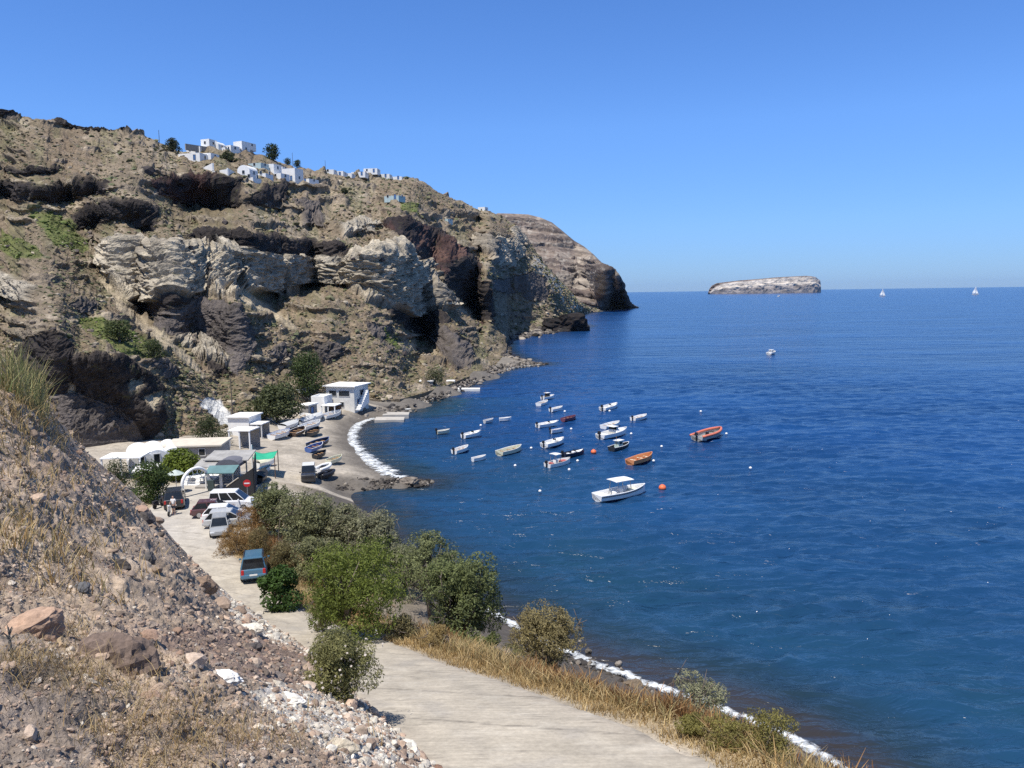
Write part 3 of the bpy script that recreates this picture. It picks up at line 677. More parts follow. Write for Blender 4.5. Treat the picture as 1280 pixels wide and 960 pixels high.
cb((0.095, 0.075, 0.068), rk2 * 0.65); cb((0.34, 0.30, 0.25), inpoly(U2 + 5 * sj, V2 + 4 * sj, [(690, 345), (740, 340), (775, 348), (770, 362), (730, 364), (695, 358)]) * 0.55)
band = fbm(np.stack([U2 / 160, (V2 - 0.10 * U2) / 4.2, U2 * 0 + 2], -1), 3, 305) + 0.18 * sj
cb((0.085, 0.068, 0.060), sstep(0.12, 0.22, band) * 0.6); cb((0.30, 0.26, 0.215), sstep(0.15, 0.28, -band) * 0.5)
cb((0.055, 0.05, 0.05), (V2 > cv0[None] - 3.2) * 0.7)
cb((0.36, 0.32, 0.27), sstep(0.3, 0.5, fbm(np.stack([U2 / 7, V2 / 6, U2 * 0 + 9], -1), 3, 351)) * 0.5)
ex2 = []; 
for f, dz in ((1.05, -1), (1.3, -12), (1.5, -110)):
    e = CAMP + (C2P[-1] - CAMP) * np.array([f, f, 1]); e[:, 2] = np.maximum(C2P[-1][:, 2] + dz, -2); ex2.append(e)
lo2 = C2P[0].copy(); lo2[:, 2] = -4
A2 = np.concatenate([lo2[None], C2P, np.stack(ex2)], 0); AC2 = np.concatenate([c2[:1], c2, np.repeat(c2[-1:], 3, 0)], 0)
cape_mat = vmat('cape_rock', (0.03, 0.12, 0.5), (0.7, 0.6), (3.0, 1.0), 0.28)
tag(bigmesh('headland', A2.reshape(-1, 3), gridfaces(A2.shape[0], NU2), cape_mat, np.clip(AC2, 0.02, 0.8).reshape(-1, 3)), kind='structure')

# ------------------------------------------------------------------ the island on the horizon
DI = 4300.0
topx = [(886, 365.5), (889, 361), (893, 357), (900, 353.8), (915, 352), (930, 350.2), (955, 348.3), (975, 346.4), (1000, 345.2), (1012, 346.4), (1017, 349), (1021, 350.5), (1023, 355), (1023.6, 364)]
NA, NI = 200, 40
vi = np.linspace(0, 1, NI); ui = np.concatenate([np.linspace(886, 1023.6, NA)])
verts = []; cols = []
for side in (0, 1):
    uu = ui if side == 0 else ui[::-1]
    for u in uu:
        hgt = P(u, interp(topx, u), DI)[2]; x = P(u, 366, DI)[0]
        e = (u - 955) / 69.0; half = 120 * math.sqrt(max(0.02, 1 - min(1, abs(e)) ** 4))
        sy_ = -half if side == 0 else half
        wob = 14 * fbm(np.array([[x / 60, sy_ / 60, 3.0]]), 3, 401)[0]
        for t0 in vi:
            k = t0
            inset = (1 - k) * 0.0 + k * 0.16 + (0.05 if k > 0.55 else 0)
            z = -3 + (max(hgt, 1) + 3) * min(1, k * 1.12)
            y = DI + (sy_ + (wob if side == 0 else 0)) * (1 - inset) * (1.0 if k < 0.9 else 1 - (k - 0.9) * 2.2)
            verts.append((x, y, z)); 
verts = np.array(verts).reshape(2 * NA, NI, 3)
nn_i = ridged(verts / np.array([34, 34, 30]), 4, 411); verts[..., 1] -= np.where(np.arange(2 * NA)[:, None] < NA, 9 * nn_i, -9 * nn_i) * np.sin(np.pi * np.clip(vi, 0, 0.95))[None]
zt = vi[None] * np.ones((2 * NA, 1)); sn = fbm(verts / np.array([70, 70, 20]), 4, 421)
ci = np.empty(verts.shape); ci[:] = (0.30, 0.26, 0.235)
def ib(col, k):
    global ci
    ci = ci * (1 - k[..., None]) + np.asarray(col) * k[..., None]
ib((0.56, 0.49, 0.41), sstep(0.38, 0.5, zt + 0.10 * sn) * 0.95); ib((0.20, 0.15, 0.12), sstep(0.82, 0.9, zt + 0.05 * sn)); ib((0.36, 0.31, 0.27), (sstep(0.1, 0.35, sn) * (zt < 0.45)) * 0.6); ib((0.13, 0.11, 0.10), sstep(0.15, 0.4, -sn) * (zt < 0.8) * 0.5)
F_ = gridfaces(2 * NA, NI)
top_i = []
for k in range(NA - 1):
    a = k * NI + NI - 1; b = (k + 1) * NI + NI - 1; c_i = (2 * NA - 2 - k) * NI + NI - 1; d_i = (2 * NA - 1 - k) * NI + NI - 1
    top_i.append((a, b, c_i, d_i))
tag(bigmesh('island', verts.reshape(-1, 3), np.vstack([F_, np.array(top_i)]), vmat('island_rock', (0.01, 0.04, 0.15), (0.6, 0.5), (8.0, 3.0), 0.2), np.clip(ci, 0.02, 0.8).reshape(-1, 3)), kind='structure')

# the sea air: one even box of pale haze round the whole scene
hb_ = MB().box((0, 8000, 110), (42000, 36000, 260)); t = NT('sea_haze'); t.t.nodes.remove(t.b)
pv = t.n('ShaderNodeVolumePrincipled'); pv.inputs['Color'].default_value = (0.50, 0.72, 1.0, 1); pv.inputs['Density'].default_value = HAZE; pv.inputs['Anisotropy'].default_value = 0.2; t.l(pv.outputs[0], t.out.inputs['Volume'])
if HAZE > 0: tag(hb_.build('haze', t.m, None), kind='stuff')
# ------------------------------------------------------------------ the rubble bank above the road (near ground)
MSIL = [(-260, 300), (-120, 372), (0, 444), (28, 470), (50, 494), (75, 528), (100, 557), (125, 580), (150, 601), (170, 621), (190, 641), (215, 672), (240, 700), (258, 718), (275, 735), (292, 748), (330, 770), (372, 797),
        (405, 826), (442, 862), (480, 900), (512, 930), (545, 962), (580, 1000), (620, 1050)]
MP = [(-260, 300, 30), (-120, 372, 31), (0, 444, 32), (50, 494, 34), (100, 557, 37), (150, 601, 40), (190, 641, 42), (240, 700, 45.5), (275, 735, 47), (292, 748, 46.5), (330, 772, 41.3), (372, 799, 36), (404, 826, 30.8), (440, 861, 25.6), (480, 900, 21.6), (512, 930, 19.2), (545, 963, 17), (580, 1000, 15), (620, 1050, 13.2),
      (0, 960, 7.0), (150, 960, 7.6), (300, 960, 9.0), (420, 960, 11.8), (480, 960, 14), (0, 850, 9.2), (150, 850, 10.4), (300, 850, 14.5), (390, 862, 20), (0, 740, 12.5), (150, 740, 17), (250, 760, 26), (0, 640, 17), (100, 640, 24), (0, 540, 24), (160, 660, 32),
      (-260, 960, 6.5), (-260, 700, 12), (-260, 500, 19), (0, 1060, 5.6), (300, 1060, 7), (500, 1060, 10), (250, 700, 42), (330, 800, 31), (200, 800, 15)]
MR = RBF([(u, v) for u, v, d in MP], np.array([1.0 / d for u, v, d in MP]))
def mD(u, v): return 1.0 / np.clip(MR(np.stack([np.asarray(u, float), np.asarray(v, float)], -1)), 0.018, 0.4)
NMU, NMV = 640, 420
mu = np.concatenate([np.linspace(-260, -10, 80)[:-1], np.linspace(-10, 620, NMU - 79)]); msil = interp(MSIL, mu)
ms = np.linspace(0, 1, NMV) ** 1.0
MU = np.repeat(mu[None], NMV, 0); MVv = msil[None] + ms[:, None] * (1075 - msil)[None]
MD = mD(MU, MVv); MB0 = P(MU, MVv, MD)
mN = gnormals(MB0); mN *= -np.sign(mN[..., 2:3])*-1
mN = np.where(mN[..., 2:3] < 0, -mN, mN)
q3 = MB0
dm = 0.42 * fbm(q3 / 2.6, 4, 501) + 0.16 * ridged(q3 / 0.75, 3, 511) + 0.07 * ridged(q3 / 0.28, 3, 521)
edge_f = np.clip(np.minimum(ms[:, None] * 14, 1) * np.clip((MU[0] * 0 + 1), 0, 1), 0.15, 1)
toe = sstep(240, 300, MU); dm = dm * edge_f * (1 - 0.45 * toe) 
MPT = MB0 + mN * dm[..., None]
mc = np.empty(MU.shape + (3,)); mc[:] = (0.33, 0.255, 0.19)
mA = fbm(q3 / 2.2, 4, 531); mB = fbm(q3 / 0.6, 4, 541); mC = fbm(q3 / 5 + 3, 3, 551)
def mb(col, k):
    global mc
    mc = mc * (1 - k[..., None]) + np.asarray(col) * k[..., None]
mb((0.40, 0.31, 0.225), sstep(0.0, 0.45, mA) * 0.8); mb((0.125, 0.10, 0.09), sstep(0.05, 0.45, -mA + 0.3 * mB) * 0.65)
mb((0.38, 0.26, 0.195), sstep(0.1, 0.5, mC) * 0.5)
dust = inpoly(MU + 20 * mB, MVv + 15 * mB, [(-260, 760), (30, 795), (90, 840), (60, 870), (120, 905), (110, 960), (150, 1075), (-260, 1075)]); mb((0.185, 0.155, 0.13), dust * 0.8)
white = inpoly(MU + 25 * mA + 12 * mB, MVv + 12 * mA, [(265, 730), (340, 762), (380, 800), (372, 812), (330, 800), (285, 772)]) | inpoly(MU + 25 * mA + 12 * mB, MVv + 12 * mA, [(300, 858), (380, 870), (420, 872), (500, 905), (560, 970), (470, 975), (390, 930), (330, 890)])
mb((0.50, 0.46, 0.40), white * 0.8)
red = inpoly(MU + 18 * mB, MVv + 12 * mA, [(200, 785), (330, 800), (400, 840), (400, 870), (300, 850), (200, 830)]); mb((0.155, 0.105, 0.09), red * 0.65)
mc *= 1.12 * (1 + 0.3 * mB)[..., None]
# fall-away behind the crest of the bank
ex = []; exc = []
for f, dz in ((1.025, -0.35), (1.07, -1.6), (1.16, -5), (1.3, -11)):
    e = MB0[0].copy(); d_ = e - CAMP; e = CAMP + d_ * np.array([f, f, 1]); e[:, 2] = np.maximum(MB0[0][:, 2] + dz, -1.0)
    e[:, 2] = np.where(mu > 285, MB0[0][:, 2] - 0.25 * (1 + 3 * (f - 1)), e[:, 2]); 
    ff = np.where(mu > 285, 1 + (f - 1) * 0.06, f); e[:, 0] = d_[:, 0] * ff; e[:, 1] = d_[:, 1] * ff
    ex.insert(0, e); exc.append(mc[0])
tail = []
for f in (0.8, 0.5):                                       # the bank continues towards the viewer's feet, below the frame
    e = CAMP + (MPT[-1] - CAMP) * f; e[:, 2] = MPT[-1][:, 2] * f + (1 - f) * 20.6; tail.append(e)
MALL = np.concatenate([np.stack(ex), MPT, np.stack(tail)], 0); MC_ = np.concatenate([np.stack(exc), mc, np.repeat(mc[-1:], 2, 0)], 0)
bank_mat = vmat('rubble_bank_earth', (0.7, 5.0, 34.0), (0.7, 0.9), (0.10, 0.03), 0.32)
tag(bigmesh('rubble_bank', MALL.reshape(-1, 3), gridfaces(MALL.shape[0], len(mu)), bank_mat, np.clip(MC_, 0.03, 0.8).reshape(-1, 3)), kind='structure')
def MPp(u, v): return P(float(u), float(v), float(mD(np.array([u]), np.array([v]))[0]))

# ------------------------------------------------------------------ rocks
def ico(sub):
    bm = bmesh.new(); bmesh.ops.create_icosphere(bm, subdivisions=sub, radius=1.0)
    V = np.array([v.co[:] for v in bm.verts]); F = np.array([[v.index for v in f.verts] for f in bm.faces]); bm.free(); return V, F
ICO = {k: ico(k) for k in (1, 2, 3, 4)}
def rockshape(sub, seed, cuts=7, rough=0.25, fine=0.10):
    V, F = ICO[sub]; V = V.copy(); r = np.random.default_rng(seed)
    for k in range(cuts):
        n = r.normal(size=3); n /= np.linalg.norm(n); d = r.uniform(0.45, 0.85)
        s_ = V @ n - d; V = V - np.maximum(s_, 0)[:, None] * n * 0.96
    nr_ = V / (np.linalg.norm(V, axis=1, keepdims=True) + 1e-6)
    V = V + nr_ * (rough * fbm(V * 1.1 + seed * 3.7, 3, seed) + fine * ridged(V * 3.1 + seed, 3, seed + 7))[:, None]
    return V, F
RT_ = [rockshape(1, 900 + k, 5, 0.3, 0.0) for k in range(14)] 
RT2 = [rockshape(2, 950 + k, 8, 0.25, 0.06) for k in range(8)]
def rotm(r):
    a = r.normal(size=4); a /= np.linalg.norm(a); w, x, y, z = a
    return np.array([[1-2*(y*y+z*z), 2*(x*y-z*w), 2*(x*z+y*w)], [2*(x*y+z*w), 1-2*(x*x+z*z), 2*(y*z-x*w)], [2*(x*z-y*w), 2*(y*z+x*w), 1-2*(x*x+y*y)]])
def scatter(name, pts, sizes, colors, m, temps, seed, flat=(1.0, 1.0, 0.75), sink=0.5, kind='stuff'):
    r = np.random.default_rng(seed); VV_ = []; FF_ = []; CC_ = []; n0 = 0
    for p, s, c in zip(pts, sizes, colors):
        V, F = temps[r.integers(len(temps))]
        W = (V * r.uniform(0.7, 1.25, 3)) @ rotm(r).T * np.array(flat) * s; W = W + np.asarray(p) + np.array([0, 0, s * (0.5 - sink)])
        VV_.append(W); FF_.append(F + n0); n0 += len(V); CC_.append(np.tile(c, (len(V), 1)))
    return tag(bigmesh(name, np.vstack(VV_), np.vstack(FF_), m, np.vstack(CC_), smooth=False), kind=kind)
stone_mat = vmat('loose_stone', (2.0, 12.0, 45.0), (0.5, 0.5), (0.04, 0.015), 0.22)
pal = np.array([(0.34, 0.25, 0.19), (0.27, 0.20, 0.155), (0.21, 0.155, 0.12), (0.115, 0.093, 0.08), (0.075, 0.07, 0.07), (0.16, 0.15, 0.145), (0.42, 0.33, 0.26), (0.50, 0.45, 0.38), (0.23, 0.14, 0.10), (0.58, 0.54, 0.47)])
pw_ = np.array([0.20, 0.2, 0.16, 0.11, 0.05, 0.06, 0.10, 0.06, 0.05, 0.01])
pts = []; sizes = []; cols_ = []
r = np.random.default_rng(77)
wpoly = [[(262, 728), (300, 748), (345, 768), (388, 805), (396, 830), (350, 815), (300, 790)], [(285, 850), (340, 858), (420, 868), (490, 905), (555, 968), (480, 980), (400, 940), (330, 905)]]
rpoly = [(205, 780), (330, 800), (405, 838), (410, 866), (310, 852), (205, 832)]
for k in range(21000):
    u = r.uniform(-40, 590); s = interp(MSIL, u); v = s + 2 + (985 - s) * r.random()
    if v < s or v > 985: continue
    D = float(1.0 / np.clip(0.03, 0.018, 0.4))
    pts.append((u, v))
uv_ = np.array(pts); Dd = mD(uv_[:, 0], uv_[:, 1]); dn_ = fbm(np.stack([uv_[:, 0] / 45, uv_[:, 1] / 30, uv_[:, 0] * 0], 1), 3, 605)
wp1 = inpoly(uv_[:, 0], uv_[:, 1], wpoly[0]) | inpoly(uv_[:, 0], uv_[:, 1], wpoly[1]); rp1 = inpoly(uv_[:, 0], uv_[:, 1], rpoly)
dust1 = inpoly(uv_[:, 0], uv_[:, 1], [(-60, 780), (60, 800), (95, 850), (70, 880), (125, 915), (120, 1000), (-60, 1000)])
# local bank surface incl. its relief
ii = np.clip(np.searchsorted(mu, uv_[:, 0]), 0, len(mu) - 1); jj = np.clip(((uv_[:, 1] - msil[ii]) / (1075 - msil[ii]) * (NMV - 1)).astype(int), 0, NMV - 1)
PW = MPT[jj, ii]
P_, S_, C_ = [], [], []
for k in range(len(uv_)):
    dens = 0.8 + 0.6 * dn_[k] + 0.35 * wp1[k] + 0.5 * rp1[k] - 0.3 * dust1[k]
    if r.random() > dens: continue
    pxs = min(20, 1.2 * math.exp(abs(r.normal(0, 0.66)))) * (1.0 + 0.25 * (uv_[k, 1] > 760))
    s = pxs * Dd[k] / 960 
    c = pal[r.choice(len(pal), p=pw_)]
    if wp1[k] and r.random() < 0.78: c = pal[[7, 7, 6, 9, 0][r.integers(5)]] * 0.88
    elif rp1[k] and r.random() < 0.6: c = pal[[2, 3, 4, 8][r.integers(4)]]
    P_.append(PW[k]); S_.append(s); c = c if wp1[k] else 0.65 * c + 0.35 * np.array((0.30, 0.23, 0.175)); C_.append(c * r.uniform(0.75, 1.4))
small = [k for k in range(len(P_)) if S_[k] * 960 / P_[k][1] < 3.6]; large = [k for k in range(len(P_)) if S_[k] * 960 / P_[k][1] >= 3.6]
tag(scatter('loose_rubble', [P_[k] for k in small], [S_[k] for k in small], [C_[k] for k in small], stone_mat, RT_, 5), kind='stuff')
tag(scatter('rubble_stones', [P_[k] for k in large], [S_[k] for k in large], [C_[k] for k in large], stone_mat, RT2, 6), kind='stuff')

def boulder(name, label, cat, p, dims, col, seed, sub=4, cuts=9, rough=0.3, fine=0.1, rz=0.0, sink=0.3, group=None, m=None, tilt=0.0):
    V, F = rockshape(sub, seed, cuts, rough, fine)
    V = V * np.array(dims) / 2
    cc_ = np.tile(np.asarray(col, float), (len(V), 1)) * (1 + 0.3 * fbm(V * 4 / max(dims) * 2, 3, seed + 3))[:, None]
    o = bigmesh(name, V, F, m or stone_mat, np.clip(cc_, 0.02, 0.9), smooth=False)
    o.location = (p[0], p[1], p[2] + dims[2] * (0.5 - sink)); o.rotation_euler = (tilt, 0, rz)
    return tag(o, label, cat, group)
def mb_at(name, label, u, v, wpx, hpx, col, seed, **kw):
    p = MPp(u, v); k = p[1] / 960
    return boulder(name, label, 'boulder', p, (wpx * k, wpx * k * kw.pop('depth', 0.8), hpx * k), col, seed, group='boulders on the rubble bank', **kw)
mb_at('boulder', 'big pinkish tan boulder with a dark shaded hollow under its near edge', 48, 800, 84, 62, (0.36, 0.245, 0.175), 41, rough=0.22, depth=0.7)
mb_at('boulder', 'large dark clinker boulder of crumbly reddish grey lava', 140, 850, 96, 76, (0.17, 0.125, 0.10), 43, rough=0.35, fine=0.22, depth=0.7)
mb_at('boulder', 'brown rounded boulder resting on pale rubble beside the road bend', 254, 738, 44, 30, (0.22, 0.155, 0.11), 47, rough=0.15, tilt=0.3)
mb_at('boulder', 'grey angular block standing on the crest of the bank', 101, 590, 22, 28, (0.18, 0.175, 0.17), 49, cuts=12, rough=0.08, fine=0.02)
mb_at('boulder', 'flat dark grey slab of rock lying in dry grass on the bank', 100, 740, 34, 18, (0.115, 0.115, 0.12), 53, cuts=10, rough=0.1)
mb_at('boulder', 'dark block on the outer edge of the bank above the parking area', 183, 652, 22, 22, (0.10, 0.088, 0.085), 57, cuts=11, rough=0.12)
mb_at('boulder', 'dark grey boulder, biggest of the cluster halfway down the bank', 184, 708, 28, 28, (0.085, 0.08, 0.08), 59)
mb_at('boulder', 'dark lava stone next to the cluster halfway down the bank', 150, 712, 24, 20, (0.075, 0.065, 0.06), 61)
mb_at('boulder', 'low salmon pink boulder sunk among dry grass at the foot of the picture', 185, 895, 80, 40, (0.33, 0.225, 0.165), 67, rough=0.2, depth=0.8)
mb_at('boulder', 'pale peach stone block in the middle of the bank', 178, 765, 22, 18, (0.42, 0.32, 0.235), 71, rough=0.1)
mb_at('boulder', 'small tan boulder beside the big pinkish boulder', 76, 812, 30, 22, (0.40, 0.30, 0.20), 73)
mb_at('boulder', 'reddish stone with a flat face above the clinker boulder', 192, 790, 22, 20, (0.20, 0.115, 0.08), 79)
mb_at('boulder', 'black stone wedged in pale rubble at the roadside toe of the bank', 253, 763, 22, 18, (0.07, 0.065, 0.065), 83)
mb_at('boulder', 'blackish stone in the reddish rubble beside the round bush', 318, 815, 20, 18, (0.09, 0.08, 0.078), 87)
white_mat = pmat('white_broken_plaster', (0.66, 0.645, 0.61), 0.85, 0.2, 6.0, bump=0.3)
mb_at('plaster_lump', 'bright white lump of broken plaster with a dark gap beneath', 272, 856, 66, 26, (0.72, 0.70, 0.67), 89, rough=0.35, fine=0.2, depth=0.5)
mb_at('plaster_lump', 'white flattened chunk of plaster rubble near the road edge', 362, 880, 46, 20, (0.66, 0.63, 0.57), 91, rough=0.3, fine=0.15, depth=0.5)
mb_at('plaster_lump', 'cream ribbed chunk of old concrete at the bottom edge of the bank', 430, 938, 50, 26, (0.48, 0.42, 0.33), 93, rough=0.2, depth=0.5)
mb_at('plaster_lump', 'chalky white stone patch spilling to the road beyond the reddish rubble', 312, 790, 34, 16, (0.62, 0.57, 0.48), 95, rough=0.25)

# a dropped stick on the road edge
sk = MB(); a = GP(509, 922); b = GP(541, 934)
a = G(509, 922, 11.0); b = G(541, 934, 11.0); sk.tube([a + [0, 0, .05], (a + b) / 2 + [0, 0.05, .07], b + [0, 0, .05]], [0.03, 0.04, 0.025], 6)
tag(sk.build('stick', pmat('dark_dry_wood', (0.06, 0.045, 0.035), 0.9), None), 'dark broken stick lying on the pale concrete at the road edge', 'stick')
# ------------------------------------------------------------------ vegetation
leaf_m = leafmat('leaf_foliage', 0.36); grass_m = leafmat('dry_grass_blades', 0.2)
bark_m = pmat('grey_brown_bark', (0.13, 0.105, 0.085), 0.9, 0.3, 6.0, bump=0.4)
def leaf_cloud(blobs, n, size, col, var, seed, aspect=0.45, hue=(1.12, 1.08, 0.80), gap=0.9, droop=0.0, gapthr=-0.15, shell=0.62):
    """leaf-sized faces spread through clumps; blobs: (x,y,z,rx,ry,rz)"""
    r = np.random.default_rng(seed); B = np.array(blobs, float)
    w = (B[:, 3] * B[:, 4] + B[:, 4] * B[:, 5] + B[:, 3] * B[:, 5]); w /= w.sum()
    idx = r.choice(len(B), n, p=w); d = r.normal(size=(n, 3)); d /= np.linalg.norm(d, axis=1, keepdims=True)
    rad = shell + (1.08 - shell) * r.random(n) ** 0.6
    c = B[idx, :3] + d * rad[:, None] * B[idx, 3:]
    g = fbm(c / gap + seed, 3, seed); keep = g > gapthr; c = c[keep]; d = d[keep]; idx = idx[keep]; m = len(c)
    nrm = d + 0.75 * r.normal(size=(m, 3)) + np.array([0, 0, 0.35]); nrm /= np.linalg.norm(nrm, axis=1, keepdims=True)
    t = np.cross(nrm, r.normal(size=(m, 3))); t[:, 2] -= droop; t /= np.linalg.norm(t, axis=1, keepdims=True); b = np.cross(nrm, t)
    L = size * r.uniform(0.6, 1.3, m)[:, None]; W = L * aspect
    V = np.stack([c - t * L * 0.5, c + b * W * 0.5, c + t * L * 0.5, c - b * W * 0.5], 1).reshape(-1, 3)
    F = np.arange(4 * m).reshape(m, 4)
    clump = r.uniform(-1, 1, len(B))[idx] * 0.5 + 0.5 * r.normal(size=m) * 0.6
    k = np.clip(1 + var * clump, 0.45, 1.8)[:, None]; C = np.asarray(col) * k
    hm = np.clip(0.5 + 0.5 * clump + 0.3 * r.normal(size=m), 0, 1)[:, None] * 0.45; C = C * (1 - hm) + C * np.array(hue) * hm
    return V, F, np.repeat(np.clip(C, 0.008, 0.7), 4, 0)
def lobes(w, d, h, n, seed, z0=0.35, r0=0.30, squash=0.8):
    """clump centres filling an uneven crown of the given size standing on z=0"""
    r = np.random.default_rng(seed); o = []
    for k in range(n):
        a = r.uniform(0, 2 * math.pi); q = math.sqrt(r.random()) * 0.86; zz_ = r.random() ** 0.8
        env = math.sqrt(max(0.08, 1 - (max(0, zz_ - 0.3) / 0.78) ** 2)) * (0.82 + 0.18 * math.sin(zz_ * 7 + seed))
        s = r0 * 1.15 * r.uniform(0.6, 1.3) * min(w, h) 
        if r.random() < 0.28: q *= 1.22; s *= 0.62; zz_ = min(1.08, zz_ * 1.1)
        o.append(((w / 2 - 0.35 * s) * q * 1.12 * env * math.cos(a), (d / 2 - 0.35 * s) * q * 1.12 * env * math.sin(a), h * (z0 + (1 - z0 - 0.06) * zz_), s, s, s * squash))
    return o
def plant(name, label, cat, base, w, d, h, n, size, col, var=0.35, seed=1, nl=26, z0=0.35, trunk=0.14, group=None, limbs=6, bare=0, crown='crown', stem='trunk', lean=(0, 0), **kw):
    root = empty(name, base, 0, label, cat, group)
    r0 = kw.pop('r0', 0.26)
    bl = lobes(w, d, h, nl, seed, z0, r0)
    if lean != (0, 0): bl = [(x + lean[0] * z / h, y + lean[1] * z / h, z, a, b, c) for x, y, z, a, b, c in bl]
    V, F, C = leaf_cloud(bl, n, size, col, var, seed, **kw)
    lo = V[:, 2] < 0.03; V[lo, 2] = 0.03 + 0.1 * np.random.default_rng(seed).random(lo.sum())
    bigmesh(crown, V, F, leaf_m, C, smooth=False, parent=root)
    m = MB(); r = np.random.default_rng(seed + 5)
    if trunk:
        th_ = h * max(0.18, z0 * 0.8); k0 = (0.06 * w * r.normal(), 0.06 * d * r.normal(), th_)
        m.tube([(0, 0, -0.4), (k0[0] * .5, k0[1] * .5, th_ * .5), k0], [trunk * 1.25, trunk, trunk * 0.8], 8)
        pick = sorted(bl, key=lambda b: -b[2])[:max(limbs * 2, 4)]
        for q in range(min(limbs, len(pick))):
            b = pick[q * 2 % len(pick)]; mid = [(k0[i] + b[i]) / 2 + r.normal() * 0.08 * w for i in range(3)]
            m.tube([k0, mid, b[:3]], [trunk * 0.65, trunk * 0.4, trunk * 0.12], 6)
        for q in range(bare):
            a = r.uniform(0, 6.28); e = (w * 0.42 * math.cos(a), d * 0.42 * math.sin(a), h * r.uniform(0.5, 1.0)); mid = [(k0[i] + e[i]) / 2 + r.normal() * 0.1 * w for i in range(3)]
            m.tube([k0, mid, e], [trunk * 0.4, trunk * 0.25, 0.02], 5)
            for z in range(4):
                f = r.uniform(0.4, 0.95); s_ = [mid[i] * (1 - f) + e[i] * f for i in range(3)]; m.tube([s_, [s_[i] + r.normal() * 0.12 * w for i in range(3)]], [0.025, 0.01], 4)
        m.build(stem, bark_m, root, smooth=True)
    return root
def at(u, v, dz=0.0):
    p = GP(u, v); p[2] += dz; return p
def tree_px(name, label, cat, u, vb, wpx, hpx, n, size, col, seed, dz=0.0, depth=0.85, base=None, **kw):
    p = at(u, vb, dz) if base is None else np.array(base, float); k = p[1] / 960
    return plant(name, label, cat, p - [0, 0, 0.05], wpx * k, wpx * k * depth, hpx * k, n, size, col, seed=seed, **kw)
OLIVE = (0.175, 0.195, 0.095); GREEN = (0.15, 0.185, 0.042); DARK = (0.055, 0.085, 0.026); LGREY = (0.20, 0.205, 0.125); GREY = (0.165, 0.165, 0.105); BROWN = (0.20, 0.155, 0.075)
TG = 'trees between the road and the sea'
tree_px('tamarisk_tree', 'large bright green feathery tree at the bend of the road', 'tree', 448, 800, 146, 126, 30000, 0.17, GREEN, 3, group=TG, nl=62, z0=0.12, trunk=0.16, r0=0.185, aspect=0.3, droop=0.5, gap=0.7)
tree_px('tamarisk_tree', 'olive tree whose near side is bare grey branches, behind the bright green tree', 'tree', 540, 774, 84, 116, 15000, 0.19, OLIVE, 5, group=TG, nl=30, z0=0.42, trunk=0.17, bare=12, r0=0.2, aspect=0.35, gap=0.8, gapthr=-0.05)
tree_px('tamarisk_tree', 'dark olive tree nearest the surf, widest on its seaward side', 'tree', 579, 812, 120, 118, 34000, 0.19, (0.145, 0.17, 0.07), 7, group=TG, nl=52, z0=0.14, trunk=0.18, r0=0.18, bare=5, aspect=0.35, gap=0.75, gapthr=-0.1)
tree_px('tamarisk_tree', 'brownish olive rounded tree by itself on the grassy verge', 'tree', 684, 848, 108, 88, 26000, 0.16, (0.24, 0.20, 0.10), 9, group=TG, nl=44, z0=0.12, trunk=0.12, r0=0.2, bare=4, aspect=0.3, gap=0.6, gapthr=-0.1)
tree_px('tamarisk_tree', 'scrawny grey green sapling with bare twigs above the surf', 'tree', 868, 914, 84, 84, 13000, 0.15, (0.25, 0.25, 0.16), 11, group=TG, nl=13, z0=0.25, trunk=0.06, bare=6, aspect=0.3, gap=0.4, gapthr=0.0)
tree_px('tamarisk_tree', 'grey green spreading tree closest to the parked cars', 'tree', 345, 668, 70, 60, 15000, 0.24, (0.165, 0.18, 0.088), 13, group=TG, nl=42, z0=0.15, r0=0.2, bare=4, aspect=0.35, gap=0.9)
tree_px('tamarisk_tree', 'grey olive tree second along from the parked cars', 'tree', 392, 690, 92, 74, 20000, 0.24, (0.195, 0.20, 0.11), 15, group=TG, nl=46, z0=0.15, r0=0.2, bare=4, aspect=0.35, gap=0.9)
tree_px('tamarisk_tree', 'pale grey olive tree leaning out over the cove', 'tree', 432, 702, 90, 70, 18000, 0.24, (0.21, 0.21, 0.13), 17, group=TG, nl=44, z0=0.2, r0=0.2, bare=4, aspect=0.35, gap=0.9)
tree_px('tamarisk_tree', 'silvery olive tree just behind the top of the bright green tree', 'tree', 468, 715, 88, 72, 18000, 0.23, (0.225, 0.225, 0.145), 19, group=TG, nl=44, z0=0.2, r0=0.2, bare=4, aspect=0.35, gap=0.9)
BG = 'bushes along the road'
tree_px('tamarisk_tree', 'low grey olive tree between the bright green tree and the bare branched one', 'tree', 505, 745, 72, 62, 15000, 0.2, LGREY, 20, group=TG, nl=40, z0=0.12, r0=0.2, aspect=0.35, gap=0.8)
tree_px('tamarisk_tree', 'pale olive tree between the rust bushes and the bright green tree', 'tree', 395, 728, 74, 58, 14000, 0.2, (0.19, 0.195, 0.10), 22, group=TG, nl=40, z0=0.12, r0=0.2, aspect=0.35, gap=0.8)
tree_px('bush', 'dry grey green bush at the foot of the bright green tree, seaward side', 'bush', 505, 806, 44, 30, 5200, 0.12, (0.20, 0.175, 0.09), 24, group=BG, nl=22, z0=0.1, trunk=0.03, crown='foliage', stem='stem', aspect=0.3, bare=4)
tree_px('bush', 'tawny bush between the bare branched tree and the concrete', 'bush', 548, 818, 46, 28, 5200, 0.11, (0.25, 0.185, 0.085), 26, group=BG, nl=22, z0=0.1, trunk=0.03, crown='foliage', stem='stem', aspect=0.25, bare=4)
tree_px('bush', 'low olive bush under the brownish lone tree', 'bush', 636, 842, 44, 26, 4600, 0.1, (0.19, 0.175, 0.08), 28, group=BG, nl=20, z0=0.1, trunk=0.03, crown='foliage', stem='stem', aspect=0.3, bare=3)
